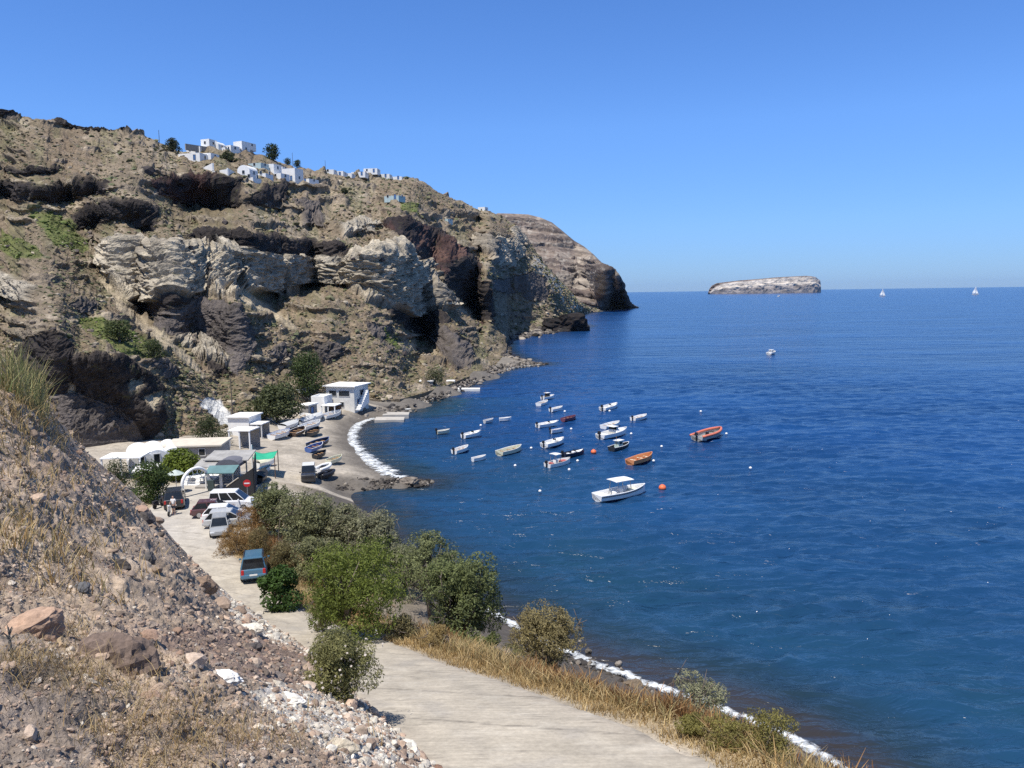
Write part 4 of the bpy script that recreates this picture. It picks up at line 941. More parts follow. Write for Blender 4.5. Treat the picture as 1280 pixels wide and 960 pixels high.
tree_px('bush', 'dark green glossy bush just beyond the blue minivan', 'bush', 350, 762, 56, 52, 8000, 0.18, (0.05, 0.095, 0.022), 21, group=BG, nl=14, z0=0.15, trunk=0.05, crown='foliage', stem='stem', aspect=0.6)
tree_px('bush', 'dry olive bush in front of the bright green tree', 'bush', 405, 792, 52, 50, 9000, 0.14, (0.155, 0.145, 0.075), 23, group=BG, nl=12, z0=0.15, trunk=0.04, crown='foliage', stem='stem', bare=5, aspect=0.3)
tree_px('bush', 'small green bush at the foot of the dark olive tree', 'bush', 610, 832, 42, 36, 3200, 0.11, (0.11, 0.125, 0.045), 25, group=BG, nl=10, z0=0.15, trunk=0.04, crown='foliage', stem='stem')
tree_px('oleander_bush', 'big round oleander bush with pale flowers growing out of the rubble at the road edge', 'bush', 428, 888, 96, 92, 24000, 0.10, (0.20, 0.20, 0.085), 27, base=MPp(430, 884), group=BG, nl=24, z0=0.14, trunk=0.06, crown='foliage', stem='stem', aspect=0.28, gap=0.5, gapthr=-0.2, hue=(1.35, 1.2, 0.95), var=0.45)
ol = bpy.data.objects['oleander_bush']
rr_ = np.random.default_rng(4); fl = lobes(2.3, 1.9, 2.1, 20, 28, 0.2, 0.24)
V, F, C = leaf_cloud(fl, 420, 0.07, (0.62, 0.55, 0.50), 0.2, 29, aspect=0.9, hue=(1, 1, 1), shell=0.95); bigmesh('blossoms', V, F, leaf_m, C, smooth=False, parent=ol)
for k, (u, v, w, h, col, lab) in enumerate([(318, 668, 46, 42, (0.26, 0.155, 0.065), 'rust coloured dry bush next to the white minivan'), (296, 694, 54, 40, (0.29, 0.185, 0.08), 'straw and rust dry bush beside the silver cars'),
        (330, 700, 46, 38, (0.20, 0.155, 0.07), 'brown green scrub bush behind the blue minivan'), (352, 716, 44, 40, (0.17, 0.145, 0.07), 'thin olive scrub between the rust bushes and the dark green bush')]):
    tree_px('dry_bush', lab, 'bush', u, v, w, h, 9000, 0.17, col, 31 + k, group='dry scrub bushes by the parking area', nl=16, z0=0.12, trunk=0.04, crown='foliage', stem='stem', aspect=0.2, gap=0.6, droop=-0.5)
for k, (u, v, w, h, lab) in enumerate([(912, 955, 84, 40, 'yellow green shrub at the foot of the scrawny sapling'), (965, 974, 96, 56, 'yellow green shrub hanging over the surf at the lower frame edge'), (868, 936, 58, 30, 'low yellow green shrub nearest the concrete corner')]):
    tree_px('verge_shrub', lab, 'shrub', u, v, w, h, 5200, 0.075, (0.205, 0.185, 0.06), 41 + k, group='yellow green shrubs on the verge corner', base=(lambda g: (g[0], g[1], gz(g[0], g[1]) - 0.02))(G(u, v, 11.0)), nl=18, z0=0.12, trunk=0.03, crown='foliage', stem='stem', aspect=0.3, gap=0.35, gapthr=-0.2)
# dry grass on the verge
def blades(name, pts, h, w, colset, seed, per=1, lean=0.5):
    r = np.random.default_rng(seed); pts = np.repeat(np.asarray(pts, float), per, 0); n = len(pts)
    hh = h * r.uniform(0.4, 1.25, n); a = r.uniform(0, 2 * math.pi, n); ww = w * r.uniform(0.6, 1.4, n)
    if per > 1: pts = pts + np.stack([r.normal(0, 0.16, n), r.normal(0, 0.16, n), np.zeros(n)], 1)
    ln = lean * r.normal(size=(n, 2)) * hh[:, None]
    dx = np.stack([np.cos(a) * ww / 2, np.sin(a) * ww / 2, np.zeros(n)], 1)
    mid = pts + np.stack([ln[:, 0] * .35, ln[:, 1] * .35, hh * .6], 1); tip = pts + np.stack([ln[:, 0], ln[:, 1], hh], 1)
    V = np.stack([pts - dx, pts + dx, mid + dx * .8, tip + dx * .15, tip - dx * .15, mid - dx * .8], 1).reshape(-1, 3)
    i = np.arange(n) * 6; F = np.stack([np.stack([i, i + 1, i + 2, i + 5], 1), np.stack([i + 5, i + 2, i + 3, i + 4], 1)], 1).reshape(-1, 4)
    cs_ = np.array(colset); C = cs_[r.integers(len(cs_), size=n)] * r.uniform(0.7, 1.25, n)[:, None]
    return tag(bigmesh(name, V, F, grass_m, np.repeat(np.clip(C, 0.01, 0.7), 6, 0), smooth=False), kind='stuff')
r = np.random.default_rng(9)
STRAW = [(0.42, 0.31, 0.15), (0.36, 0.25, 0.11), (0.47, 0.36, 0.19), (0.31, 0.20, 0.085)]; RUST = [(0.23, 0.115, 0.045), (0.28, 0.15, 0.06), (0.19, 0.10, 0.045), (0.34, 0.20, 0.08)]
gp = []; rp_ = []
tot_ = 0
seg = np.linalg.norm(np.diff(RR[:12, :2], axis=0), axis=1); cum = np.concatenate([[0], np.cumsum(seg)])
for k in range(30000):
    sL = r.random() * cum[-1]; j = min(np.searchsorted(cum, sL) - 1, 10); j = max(j, 0); f = (sL - cum[j]) / seg[j]
    e = RR[j] * (1 - f) + RR[j + 1] * f; ax = RR[j + 1, :2] - RR[j, :2]; ax /= np.linalg.norm(ax); nrm = np.array([ax[1], -ax[0]])
    off = r.gamma(2.2, 0.75) - 0.35; q = e[:2] + nrm * off
    if e[1] > 62: continue
    gp.append((q[0], q[1], off, e[1]))
ga = np.array(gp); cl = fbm(np.stack([ga[:, 0] / 1.6, ga[:, 1] / 1.6, ga[:, 0] * 0], 1), 3, 15)
si_, ei_, _z = road_info(ga[:, :2])
ok = (cl > -0.35 + 0.3 * (ga[:, 2] < 0.4)) & (shore_signed(ga[:, :2]) < -2.5) & (ei_ > 0.05 - 0.2 * (cl > 0.2)); ga = ga[ok]; cl = cl[ok]
zg = np.maximum(gz0(ga[:, :2]), -1)
pg = np.stack([ga[:, 0], ga[:, 1], zg - 0.03], 1)
rust = (ga[:, 2] > 1.5) & (fbm(np.stack([ga[:, 0] / 4, ga[:, 1] / 4, ga[:, 0] * 0 + 5], 1), 3, 25) + (ga[:, 3] < 27) * 0.25 > 0.02)
short = ga[:, 2] < 1.0
blades('verge_grass', pg[short & ~rust], 0.22, 0.022, STRAW, 51, 2)
blades('dry_verge_grass', pg[~short & ~rust], 0.50, 0.026, STRAW + [(0.26, 0.22, 0.10)], 52, 2)
blades('rusty_dock_stalks', pg[rust], 0.62, 0.034, RUST, 53, 3, 0.3)
# dry tufts on the bank
tp = []
for (u0, v0, su, sv, n) in [(60, 880, 55, 14, 150), (215, 930, 65, 22, 260), (20, 500, 22, 34, 220), (60, 540, 24, 26, 70), (30, 680, 60, 50, 70), (90, 720, 60, 40, 50), (150, 610, 30, 30, 25), (95, 650, 60, 50, 60), (330, 930, 50, 18, 50), (85, 800, 14, 12, 30), (170, 850, 30, 8, 26), (20, 600, 60, 60, 70)]:
    for k in range(n):
        u = u0 + su * r.normal(); v = v0 + sv * r.normal(); s = interp(MSIL, u)
        if v < s + 4 or v > 1000 or u > 560: continue
        i = int(np.clip(np.searchsorted(mu, u), 0, len(mu) - 1)); j = int(np.clip((v - msil[i]) / (1075 - msil[i]) * (NMV - 1), 0, NMV - 1)); tp.append(MPT[j, i])
tp = np.array(tp)
near = tp[:, 1] < 14
blades('dry_tufts', tp[near], 0.20, 0.007, STRAW + [(0.22, 0.16, 0.09)], 55, 9, 0.75)
blades('dry_tussocks', tp[~near], 0.42, 0.022, STRAW + [(0.20, 0.17, 0.08)], 56, 8, 0.6)
rd = []
for k in range(130):
    u = 8 + 45 * r.random(); v = interp(MSIL, u) + 3 + 45 * r.random(); rd.append(MPp(u, v))
blades('bank_reeds', np.array(rd), 1.35, 0.035, [(0.30, 0.28, 0.12), (0.42, 0.34, 0.17), (0.20, 0.22, 0.085)], 57, 7, 0.3)
# a dead dry stalk plant standing at the frame edge
st = MB(); p0 = MPp(22, 868); kx = p0[1] / 960
st.tube([p0, p0 + np.array([-0.02, 0, 0.45]), p0 + np.array([-0.05, 0.02, 0.85])], [0.022, 0.016, 0.008], 6)
for k in range(26):
    f = r.random(); q = p0 + np.array([-0.045 * f, 0.01 * f, 0.82 * f]); st.tube([q, q + np.array([r.normal() * 0.06, r.normal() * 0.06, 0.05 + 0.05 * r.random()])], [0.012, 0.004], 4)
tag(st.build('dead_stalk', pmat('weathered_stalk', (0.13, 0.12, 0.10), 0.9), None), 'single grey dead thistle stalk standing on the dusty corner of the bank', 'plant')

# scrub on the hillside: thousands of low cushions, far too many to count
V_ = []; F_s = []; C_s = []; n0 = 0; T1 = ICO[1]
r = np.random.default_rng(91)
pick_i = r.integers(0, NU, 60000); pick_j = (r.random(60000) * (NV - 2)).astype(int)
cnt = 0
dens = fbm(pw / 16 + 4, 3, 601)
for i, j in zip(pick_i, pick_j):
    if CLS[j, i] not in (0, 7, 5) or ledgek[j, i] > 0.6: continue
    if hu[i] < -60: continue
    if r.random() > 0.5 + 0.8 * dens[j, i] + 0.4 * (CLS[j, i] == 7): continue
    p = HILL[j, i]; s = 0.0010 * p[1] * math.exp(r.normal(0, 0.6)) + 0.08
    if s > 1.4: s = 1.4
    W = T1[0] * (np.array([1, 1, 0.55]) * s) * (1 + 0.3 * r.normal(size=(len(T1[0]), 1))); V_.append(W + p + [0, 0, 0.15 * s]); F_s.append(T1[1] + n0); n0 += len(W)
    c = np.array([(0.15, 0.145, 0.075), (0.12, 0.12, 0.06), (0.20, 0.17, 0.095), (0.24, 0.19, 0.11), (0.10, 0.11, 0.05), (0.18, 0.14, 0.09)][r.integers(6)]) * r.uniform(0.7, 1.2)
    if CLS[j, i] == 7: c = np.array((0.10, 0.13, 0.03)) * r.uniform(0.7, 1.3)
    C_s.append(np.tile(c, (len(W), 1))); cnt += 1
    if cnt > 19000: break
tag(bigmesh('hillside_scrub', np.vstack(V_), np.vstack(F_s), leafmat('scrub_leaves', 0.05), np.vstack(C_s), smooth=False), kind='stuff')
# rocks strewn over the hillside and along its foot
P_, S_, C_ = [], [], []
for k in range(5200):
    i = r.integers(120, NU); j = int(NV * r.random() ** 1.4 * 0.97)
    if CLS[j, i] in (1, 4, 6, 8, 9): continue
    p = HILL[j, i]; P_.append(p); S_.append((0.0011 * p[1] + 0.08) * math.exp(r.normal(0, 0.5))); C_.append(np.array([(0.22, 0.18, 0.14), (0.09, 0.075, 0.07), (0.34, 0.29, 0.22), (0.16, 0.13, 0.105)][r.integers(4)]) * r.uniform(0.7, 1.2))
tag(scatter('hillside_stones', P_, S_, C_, stone_mat, RT_, 17), kind='stuff')
# shore rocks: the cobble belt past the beach, and the jetty of loose rocks
P_, S_, C_ = [], [], []
def along(px, n, spread, smin, smax, zb, dark):
    A = resample(np.array([G(u, v, 0.2) for u, v in px]), 400)
    for k in range(n):
        p = A[r.integers(400)] + np.array([r.normal() * spread, r.normal() * spread * 1.6, 0]); s = smin + (smax - smin) * r.random() ** 2.2
        zz_ = max(zb, 0) + 0.1 * r.random()
        if shore_signed(p[None, :2])[0] < 0: zz_ = min(1.6, 0.25 * -shore_signed(p[None, :2])[0] + 0.1)
        p[2] = zz_; P_.append(p); S_.append(s); c = np.array([(0.20, 0.175, 0.15), (0.12, 0.105, 0.095), (0.06, 0.055, 0.052), (0.27, 0.235, 0.195)][r.integers(4)]) * r.uniform(0.7, 1.2) * (0.5 if r.random() < dark else 1); C_.append(c)
along([(455, 521), (500, 512), (530, 501), (560, 488), (590, 475), (620, 463), (650, 457), (676, 454.5)], 1300, 1.4, 0.18, 0.75, 0.0, 0.25)
along([(500, 506), (530, 498), (560, 485), (590, 471), (620, 460)], 800, 2.2, 0.15, 0.6, 0.8, 0.1)
along([(626, 432), (630, 445), (640, 449), (655, 453)], 300, 1.5, 0.3, 1.3, 0.0, 0.3)
along([(636, 424), (648, 420), (670, 417), (695, 413)], 260, 4.0, 0.6, 2.6, 0.0, 0.4)
along([(418, 611), (450, 607), (480, 605), (512, 603.5), (534, 601)], 700, 0.5, 0.10, 0.42, 0.0, 0.9)
along([(770, 846), (745, 836), (700, 818), (800, 857), (900, 893)], 90, 0.8, 0.08, 0.3, 0.0, 0.6)
tag(scatter('shore_rocks', P_, S_, C_, stone_mat, RT2, 19), kind='stuff')
boulder('shore_boulder', 'rounded brown boulder washed by the surf below the verge', 'boulder', G(790, 860, 0.2), (1.2, 1.1, 0.8), (0.17, 0.13, 0.09), 97, rough=0.15)
boulder('shore_boulder', 'blocky pale rock at the seaward tip of the rock jetty', 'boulder', G(514, 604, 0.3), (2.4, 1.6, 1.2), (0.20, 0.17, 0.14), 98, rough=0.2, cuts=11)
p = G(707, 414, 0); k = p[1] / 960
for (du, w, h, s_, lab) in [(-2, 44, 28, 101, 'black jagged lava stack standing in the sea below the headland'), (16, 26, 20, 103, 'low black rock touching the seaward side of the lava stack'), (-24, 20, 11, 105, 'small dark rock between the lava stack and the shore')]:
    boulder('sea_rock', lab, 'rock', p + np.array([du * k, 2, 0]), (w * k, w * k * 0.8, h * k), (0.024, 0.020, 0.019), s_, rough=0.45, fine=0.28, cuts=6, sink=0.25)
# trees against the hill, by the houses and in the village
def hill_tree(label, u, v, wpx, hpx, seed, col=(0.075, 0.095, 0.035), group=None, n=2600, name='hillside_tree', ground=False):
    p = GP(u, v) if ground else HP(u, v); k = p[1] / 960
    return plant(name, label, 'tree', p - [0, 0, 0.2], wpx * k, wpx * k * 0.9, hpx * k, max(n, 1500), (0.055 if n > 1200 else 0.10) * wpx * k, col, seed=seed, nl=26, z0=0.12, trunk=0.035 * wpx * k, r0=0.27, aspect=0.6, gap=0.12 * wpx * k, gapthr=-0.5, group=group)
HG = 'trees at the foot of the cliff'
hill_tree('tall dark green tree standing behind the two storey boathouse', 381, 498, 44, 56, 61, (0.06, 0.085, 0.03), HG, 6000)
hill_tree('broad grey green tree beside the grey shed on the beach', 348, 528, 62, 46, 62, (0.085, 0.10, 0.045), HG, 6500, ground=True)
hill_tree('dark tree between the white rock face and the porch', 262, 552, 32, 34, 63, (0.06, 0.075, 0.032), HG, 3500, ground=True)
hill_tree('small dark tree at the corner of the white porch', 282, 556, 20, 22, 64, (0.055, 0.07, 0.03), HG, 1800, ground=True)
hill_tree('wide lime green tree shading the restaurant terrace', 222, 598, 66, 36, 65, (0.135, 0.175, 0.028), HG, 6500, ground=True)
hill_tree('dark green tree leaning over the parked motorbikes', 190, 626, 48, 46, 66, (0.06, 0.09, 0.026), HG, 6000, ground=True)
hill_tree('dark shrub tree in front of the vaulted white roofs', 150, 612, 34, 38, 67, (0.05, 0.07, 0.028), HG, 3500, ground=True)
hill_tree('grey green tree at the far end of the cobble shore', 545, 483, 26, 24, 68, (0.085, 0.095, 0.045), HG, 2200)
hill_tree('olive tree on the slope above the dark overhang', 148, 428, 44, 26, 69, (0.085, 0.105, 0.04), HG, 3000)
hill_tree('lower olive tree on the slope above the dark overhang', 185, 452, 34, 22, 70, (0.075, 0.095, 0.04), HG, 2400)
VG = 'trees among the hilltop houses'
hill_tree('dark round tree at the uphill end of the hilltop houses', 216, 190, 19, 14, 71, (0.05, 0.06, 0.035), VG, 900)
hill_tree('dark conifer on the ridge between the upper and lower white houses', 338, 205, 20, 18, 72, (0.045, 0.065, 0.03), VG, 900)
hill_tree('small tree on the skyline left of the lone pole', 358, 204, 8, 8, 73, (0.05, 0.065, 0.03), VG, 300)
hill_tree('small tree on the skyline right of the lone pole', 371, 205, 9, 9, 74, (0.05, 0.065, 0.03), VG, 300)
hill_tree('bush tree below the topmost white villas', 285, 203, 22, 11, 75, (0.065, 0.075, 0.035), VG, 900)
hill_tree('lone bush on the open slope below the skyline villas', 430, 246, 12, 8, 76, (0.07, 0.08, 0.035), VG, 300)
# ------------------------------------------------------------------ buildings
WHITE = pmat('whitewash', (0.80, 0.79, 0.76), 0.85, 0.06, 1.2, bump=0.15, dirt=0.12)
WHITE2 = pmat('weathered_whitewash', (0.68, 0.66, 0.61), 0.9, 0.10, 0.9, bump=0.2, dirt=0.35)
CREAM = pmat('cream_render', (0.56, 0.50, 0.41), 0.9, 0.1, 1.0, dirt=0.2)
GREYW = pmat('grey_cement_wall', (0.30, 0.28, 0.255), 0.9, 0.14, 1.0, bump=0.2, dirt=0.3)
ROOFW = pmat('pale_roof_sheet', (0.78, 0.76, 0.72), 0.7, 0.08, 1.5, dirt=0.15)
BLUE = pmat('blue_door_paint', (0.07, 0.16, 0.34), 0.5, 0.15)
BROWNW = pmat('brown_wood', (0.16, 0.10, 0.065), 0.7, 0.25, 5.0)
DARKW = glassmat('dark_window_glass')
FRAMEW = pmat('window_frame_paint', (0.55, 0.54, 0.52), 0.6, 0.1)
TEALW = pmat('pale_teal_render', (0.42, 0.52, 0.52), 0.8, 0.1, 1.0)
def opening(root, face, w, d, x, z, ow, oh, kind='window', m=None):
    """window or door set on a wall face: f = front (-y), r = +x side, l = -x side"""
    if face == 'f': loc, rz_ = (x, -d / 2, z), 0
    elif face == 'r': loc, rz_ = (w / 2, x, z), math.pi / 2
    else: loc, rz_ = (-w / 2, x, z), -math.pi / 2
    fr = MB(); t_ = 0.07
    for cx, cz, sx_, sz_ in ((-ow / 2 - t_ / 2, oh / 2, t_, oh + 2 * t_), (ow / 2 + t_ / 2, oh / 2, t_, oh + 2 * t_), (0, oh + t_ / 2, ow, t_), (0, -t_ / 2, ow, t_)):
        fr.box((cx, -0.03, cz), (sx_, 0.10, sz_))
    f_ = fr.build(kind, FRAMEW if kind == 'window' else BROWNW, root); f_.location = loc; f_.rotation_euler = (0, 0, rz_)
    g = MB().box((0, -0.008, oh / 2), (ow, 0.03, oh)).build('pane' if kind == 'window' else 'leaf', m or (DARKW if kind == 'window' else BLUE), f_)
    return f_
def house(name, label, p, w, d, h, rz=0.0, wall=None, roof='flat', rm=None, ops=(), over=0.25, group=None, cat='house', parapet=True):
    root = empty(name, p, rz, label, cat, group); wall = wall or WHITE
    m = MB(); m.box((0, 0, h / 2 - 0.6), (w, d, h + 1.2)); m.build('wall', wall, root, bevel=0.04)
    if roof == 'flat':
        if parapet:
            r_ = MB(); t_ = 0.22
            for c_, s_ in (((0, -d / 2 + t_ / 2, h + .15), (w, t_, .3)), ((0, d / 2 - t_ / 2, h + .15), (w, t_, .3)), ((-w / 2 + t_ / 2, 0, h + .15), (t_, d - 2 * t_, .3)), ((w / 2 - t_ / 2, 0, h + .15), (t_, d - 2 * t_, .3))): r_.box(c_, s_)
            r_.build('parapet', wall, root)
        MB().box((0, 0, h + 0.025), (w - 0.46, d - 0.46, 0.05)).build('roof', rm or ROOFW, root)
    elif roof == 'slab':
        MB().box((0, 0, h + 0.11), (w + 2 * over, d + 2 * over, 0.22)).build('roof', rm or ROOFW, root, bevel=0.03)
    elif roof == 'vault':
        n = 14; poly = [(w / 2 * math.cos(math.pi * k / n), h + w / 2 * 0.85 * math.sin(math.pi * k / n)) for k in range(n + 1)]
        MB().prism(poly, -d / 2, d / 2).build('roof', wall, root)
    elif roof == 'gable':
        MB().prism([(-w / 2 - over, h), (w / 2 + over, h), (0, h + w * 0.2)], -d / 2 - over, d / 2 + over).build('roof', rm or ROOFW, root)
    for o in ops: opening(root, o[0], w, d, *o[1:])
    return root
def hpx(name, label, u, vb, wpx, hpx_, dm=None, rz=0.0, hill=False, dz=0.0, back=0.0, **kw):
    p = HP(u, vb) if hill else GP(u, vb); k = p[1] / 960; w = wpx * k; h = hpx_ * k; d = dm or w * 0.8
    p = p + np.array([0, d / 2 + back, dz]); return house(name, label, p, w, d, h, rz, **kw)
BG1 = 'houses along the beach'
hm = hpx('boathouse', 'two storey white boathouse with a flat overhanging roof at the end of the beach', 431, 512, 40, 29, 5.5, rz=-0.30, roof='slab', rm=ROOFW, wall=WHITE2, group=BG1, over=0.45,
    ops=[('f', -1.5, 2.55, 1.5, 1.0), ('f', 0.9, 2.55, 2.2, 1.0), ('f', 0.4, 0.5, 0.7, 0.9), ('f', -2.0, 0.1, 0.9, 1.7, 'door'), ('r', 0.2, 2.5, 1.6, 1.0), ('r', -1.2, 0.2, 0.8, 1.6, 'door')])
stp = MB()
for k in range(9): stp.box((3.6 + 0.28 * 0, -2.6 + 0.42 * k, 0.14 * k + 0.1 + 0.11 * k), (0.9, 0.42, 0.28 * k + 0.2))
stp.build('staircase', WHITE, hm)
hpx('hut', 'small white hut with two arched windows under the tall dark tree', 372, 499, 17, 11, 3, rz=-0.2, wall=WHITE, group=BG1, roof='flat', ops=[('f', -0.1, 0.5, 0.35, 0.8), ('f', 0.7, 0.5, 0.35, 0.8)])
hpx('shed', 'little grey shed with a sloping pale roof among the beached boats', 384, 522, 12, 15, 2.6, rz=-0.35, wall=GREYW, roof='slab', group=BG1, over=0.2, ops=[('r', -0.2, 0.2, 0.8, 1.5, 'door')])
hpx('house', 'bare white windowless house block behind the beach porch', 400, 514, 18, 17, 3.4, rz=-0.2, wall=WHITE, roof='flat', group=BG1)
def porch(name, label, p, w, d, h, rz, roofm, postm, cat='porch', n=3, tilt=0.0, wallm=None, group=None, thick=0.14):
    root = empty(name, p, rz, label, cat, group)
    r_ = MB(); r_.box((0, 0, h), (w, d, thick), 0, tilt); r_.build('roof', roofm, root)
    for k in range(n):
        x = -w / 2 + 0.15 + (w - 0.3) * k / max(1, n - 1); MB().box((x, -d / 2 + 0.15, h / 2 - 0.3 - d / 2 * math.sin(tilt)), (0.16, 0.16, h + 0.45)).build('post', postm, root)
    if wallm: MB().box((0, d / 2 - 0.06, h / 2 - 0.3), (w - 0.1, 0.12, h + 0.4)).build('back_wall', wallm, root)
    return root
def ppx(name, label, u, vb, wpx, hpx_, d, rz=0.0, dz=0.0, **kw):
    p = GP(u, vb); k = p[1] / 960; return porch(name, label, p + np.array([0, d / 2, dz]), wpx * k, d, hpx_ * k, rz, kw.pop('roofm'), kw.pop('postm'), **kw)
ppx('porch', 'white flat roofed porch with dark doorway facing the beached boats', 412, 520, 20, 13, 2.8, rz=-0.2, roofm=ROOFW, postm=WHITE, wallm=BROWNW)
hpx('house', 'white two level house with a bright roof beside the whitewashed rock face', 301, 545, 28, 23, 4, rz=-0.12, wall=WHITE, roof='slab', group=BG1, ops=[('r', 0, 0.8, 0.8, 0.9)])
ppx('porch', 'low white porch with a shaded terrace below the bright roofed house', 301, 561, 30, 23, 3.0, rz=-0.12, roofm=ROOFW, postm=WHITE, wallm=GREYW)
ppx('porch', 'narrow lean to porch on the seaward side of the bright roofed house', 322, 548, 16, 18, 2.6, rz=-0.12, roofm=ROOFW, postm=FRAMEW, wallm=GREYW)
lw_ = hpx('house', 'long low building with a flat white roof edge and grey wall behind the restaurant', 238, 578, 70, 20, 4.5, rz=0.10, wall=GREYW, roof='slab', rm=CREAM, group=BG1, over=0.3, ops=[('f', 1.2, 0.8, 0.7, 0.8), ('f', -1.4, 0.8, 0.7, 0.8)])
for k, (u, vb, w, h, lab) in enumerate([(158, 590, 30, 20, 'white barrel vaulted house nearest the flat white awning'), (178, 587, 26, 22, 'white barrel vaulted house between two others like it'), (198, 582, 20, 22, 'small white barrel vault touching the long low building')]):
    hpx('vaulted_house', lab, u, vb, w, h * 0.6, 6.5, rz=0.5, wall=WHITE, roof='vault', group='barrel vaulted houses', ops=[('f', 0, 0.5, 0.6, 1.2)])
ppx('awning', 'flat white awning on thin posts in front of the vaulted houses', 150, 598, 50, 26, 3.0, rz=0.1, roofm=WHITE, postm=WHITE, cat='awning', thick=0.12)
hpx('hut', 'low grey hut with a white roof slab half hidden by the dark shrub tree', 176, 606, 24, 16, 3, rz=0.3, wall=GREYW, roof='slab', group=BG1, over=0.2)

# restaurant terrace
t = NT('corrugated_sheet'); c_ = t.obj(); wv_ = t.n('ShaderNodeTexWave'); wv_.inputs['Scale'].default_value = 2.2; wv_.inputs['Distortion'].default_value = 0.4; t.l(c_, wv_.inputs['Vector'])
f_ = t.noise(1.2, 5, 0.6, c_); o_ = t.mixc(t.ramp(wv_.outputs[0], [(0.2, (0.30, 0.29, 0.27)), (0.8, (0.46, 0.44, 0.41))]), t.ramp(f_, [(0.3, 0.75), (0.7, 1.15)]), 1.0, 'MULTIPLY')
t.l(o_, t.b.inputs['Base Color']); t.b.inputs['Roughness'].default_value = 0.6; t.l(t.bump(wv_.outputs[0], 0.8, 0.05), t.b.inputs['Normal']); CORR = t.m
TEAL = pmat('teal_roof_sheet', (0.11, 0.20, 0.205), 0.5, 0.15, 1.2); DKCLOTH = pmat('charcoal_awning_cloth', (0.13, 0.13, 0.15), 0.8, 0.15, 1.0)
BLACKNET = pmat('black_shade_net', (0.018, 0.018, 0.020), 0.85, 0.3, 8.0); WPOST = pmat('white_post_paint', (0.72, 0.72, 0.70), 0.6, 0.06)
def roofbox(root, name, m, uv4, z0, z1, th=0.10):
    """roof sheet from its four corners in plan (pixels at given heights)"""
    pts = [G(u, v, z) - np.array(root.location) for (u, v), z in zip(uv4, (z0, z0, z1, z1))]
    mm = MB(); mm.add([p for p in pts] + [p - np.array([0, 0, th]) for p in pts], [(0, 1, 2, 3), (7, 6, 5, 4), (0, 4, 5, 1), (1, 5, 6, 2), (2, 6, 7, 3), (3, 7, 4, 0)]); return mm.build(name, m, root)
rp0 = GP(285, 606)
rt = empty('restaurant', rp0, 0, 'seaside restaurant terrace with grey corrugated roofs above a dark net wall', 'restaurant')
roofbox(rt, 'corrugated_roof', CORR, [(254, 575), (310, 575), (320, 562), (268, 563)], 5.9, 6.4)
roofbox(rt, 'low_roof', CORR, [(242, 583), (270, 584), (282, 573), (252, 573)], 5.5, 5.8)
roofbox(rt, 'teal_roof', TEAL, [(256, 591.5), (292, 591), (299, 581), (262, 582)], 5.2, 5.7)
aw = MB(); a0 = G(268, 584, 5.5) - rp0; a1 = G(300, 583, 5.5) - rp0
for k in range(9):
    f = k / 8
pp_ = []
for k in range(10):
    w_ = math.pi * k / 9; pp_.append((a0[0] + (a1[0] - a0[0]) * (0.5 - 0.5 * math.cos(w_)), a0[2] + 0.75 * math.sin(w_)))
aw.prism(pp_, a0[1] + 0.2, a0[1] + 2.2); aw.build('arched_awning', DKCLOTH, rt, smooth=False)
fl_ = MB().box((G(288, 600, 3.4)[0] - rp0[0], 2.0, 0.05), (5.0, 7.0, 0.3)); fl_.build('terrace_floor', GREYW, rt)
for (u, v, z, hh) in [(258, 612, 3.2, 2.1), (277, 612, 3.2, 2.1), (292, 610, 3.2, 2.1), (266, 598, 3.4, 2.6), (309, 600, 3.2, 2.9), (316, 588, 3.2, 3.0), (300, 594, 3.3, 2.5)]:
    q = G(u, v, z) - rp0; MB().box((q[0], q[1], q[2] + hh / 2), (0.30 if u == 277 else 0.12, 0.14, hh)).build('post', WPOST, rt)
bw = MB(); q0 = G(284, 615, 3.3) - rp0; q1 = G(318.5, 622, 3.2) - rp0; q2 = G(321, 600, 3.2) - rp0
for a_, b_, h0, h1_ in ((q0, q1, 0.55, 3.0), (q1, q2, 3.0, 3.0)):
    d_ = (b_ - a_); nrm = np.array([-d_[1], d_[0], 0]); nrm = nrm / np.linalg.norm(nrm) * 0.05
    bw.add([a_ - nrm, b_ - nrm, b_ - nrm + [0, 0, h1_], a_ - nrm + [0, 0, h0], a_ + nrm, b_ + nrm, b_ + nrm + [0, 0, h1_], a_ + nrm + [0, 0, h0]], [(0, 1, 2, 3), (7, 6, 5, 4), (0, 4, 5, 1), (1, 5, 6, 2), (2, 6, 7, 3), (3, 7, 4, 0)])
bw.build('net_wall', BLACKNET, rt)
cap_ = MB(); cap_.tube([q0 + np.array([0, -0.06, 0.6]), q0 * 0.55 + q1 * 0.45 + np.array([0, -0.06, 1.72])], 0.06, 6); cap_.build('wall_coping', CREAM, rt)
MB().box((G(262, 604, 3.3)[0] - rp0[0] + .6, 3.4, 0.95), (3.6, 0.2, 1.9)).build('back_wall', WHITE, rt)
def table(label, u, v):
    p = GP(u, v); p[2] = 3.42; r_ = empty('cafe_table', p, 0, label, 'table', 'tables behind the arch')
    MB().box((0, 0, 0.74), (0.8, 0.8, 0.05)).build('tabletop', WPOST, r_)
    MB().lathe((0, 0, 0), [(0.25, 0), (0.05, 0.05), (0.04, 0.72)], 8).build('pedestal', WPOST, r_)
table('white square cafe table seen through the arch, nearer the dark notice box', 251, 607); table('white square cafe table seen through the arch, nearer the parasol', 238, 606)
tw = MB(); p = GP(245, 606)
for k in range(3): tw.box((0, 0.35 * k, 0.1 + 0.14 * k), (3.0, 0.35, 0.2 + 0.28 * k))
tw.box((0, 2.4, 0.2), (3.4, 3.0, 0.7))
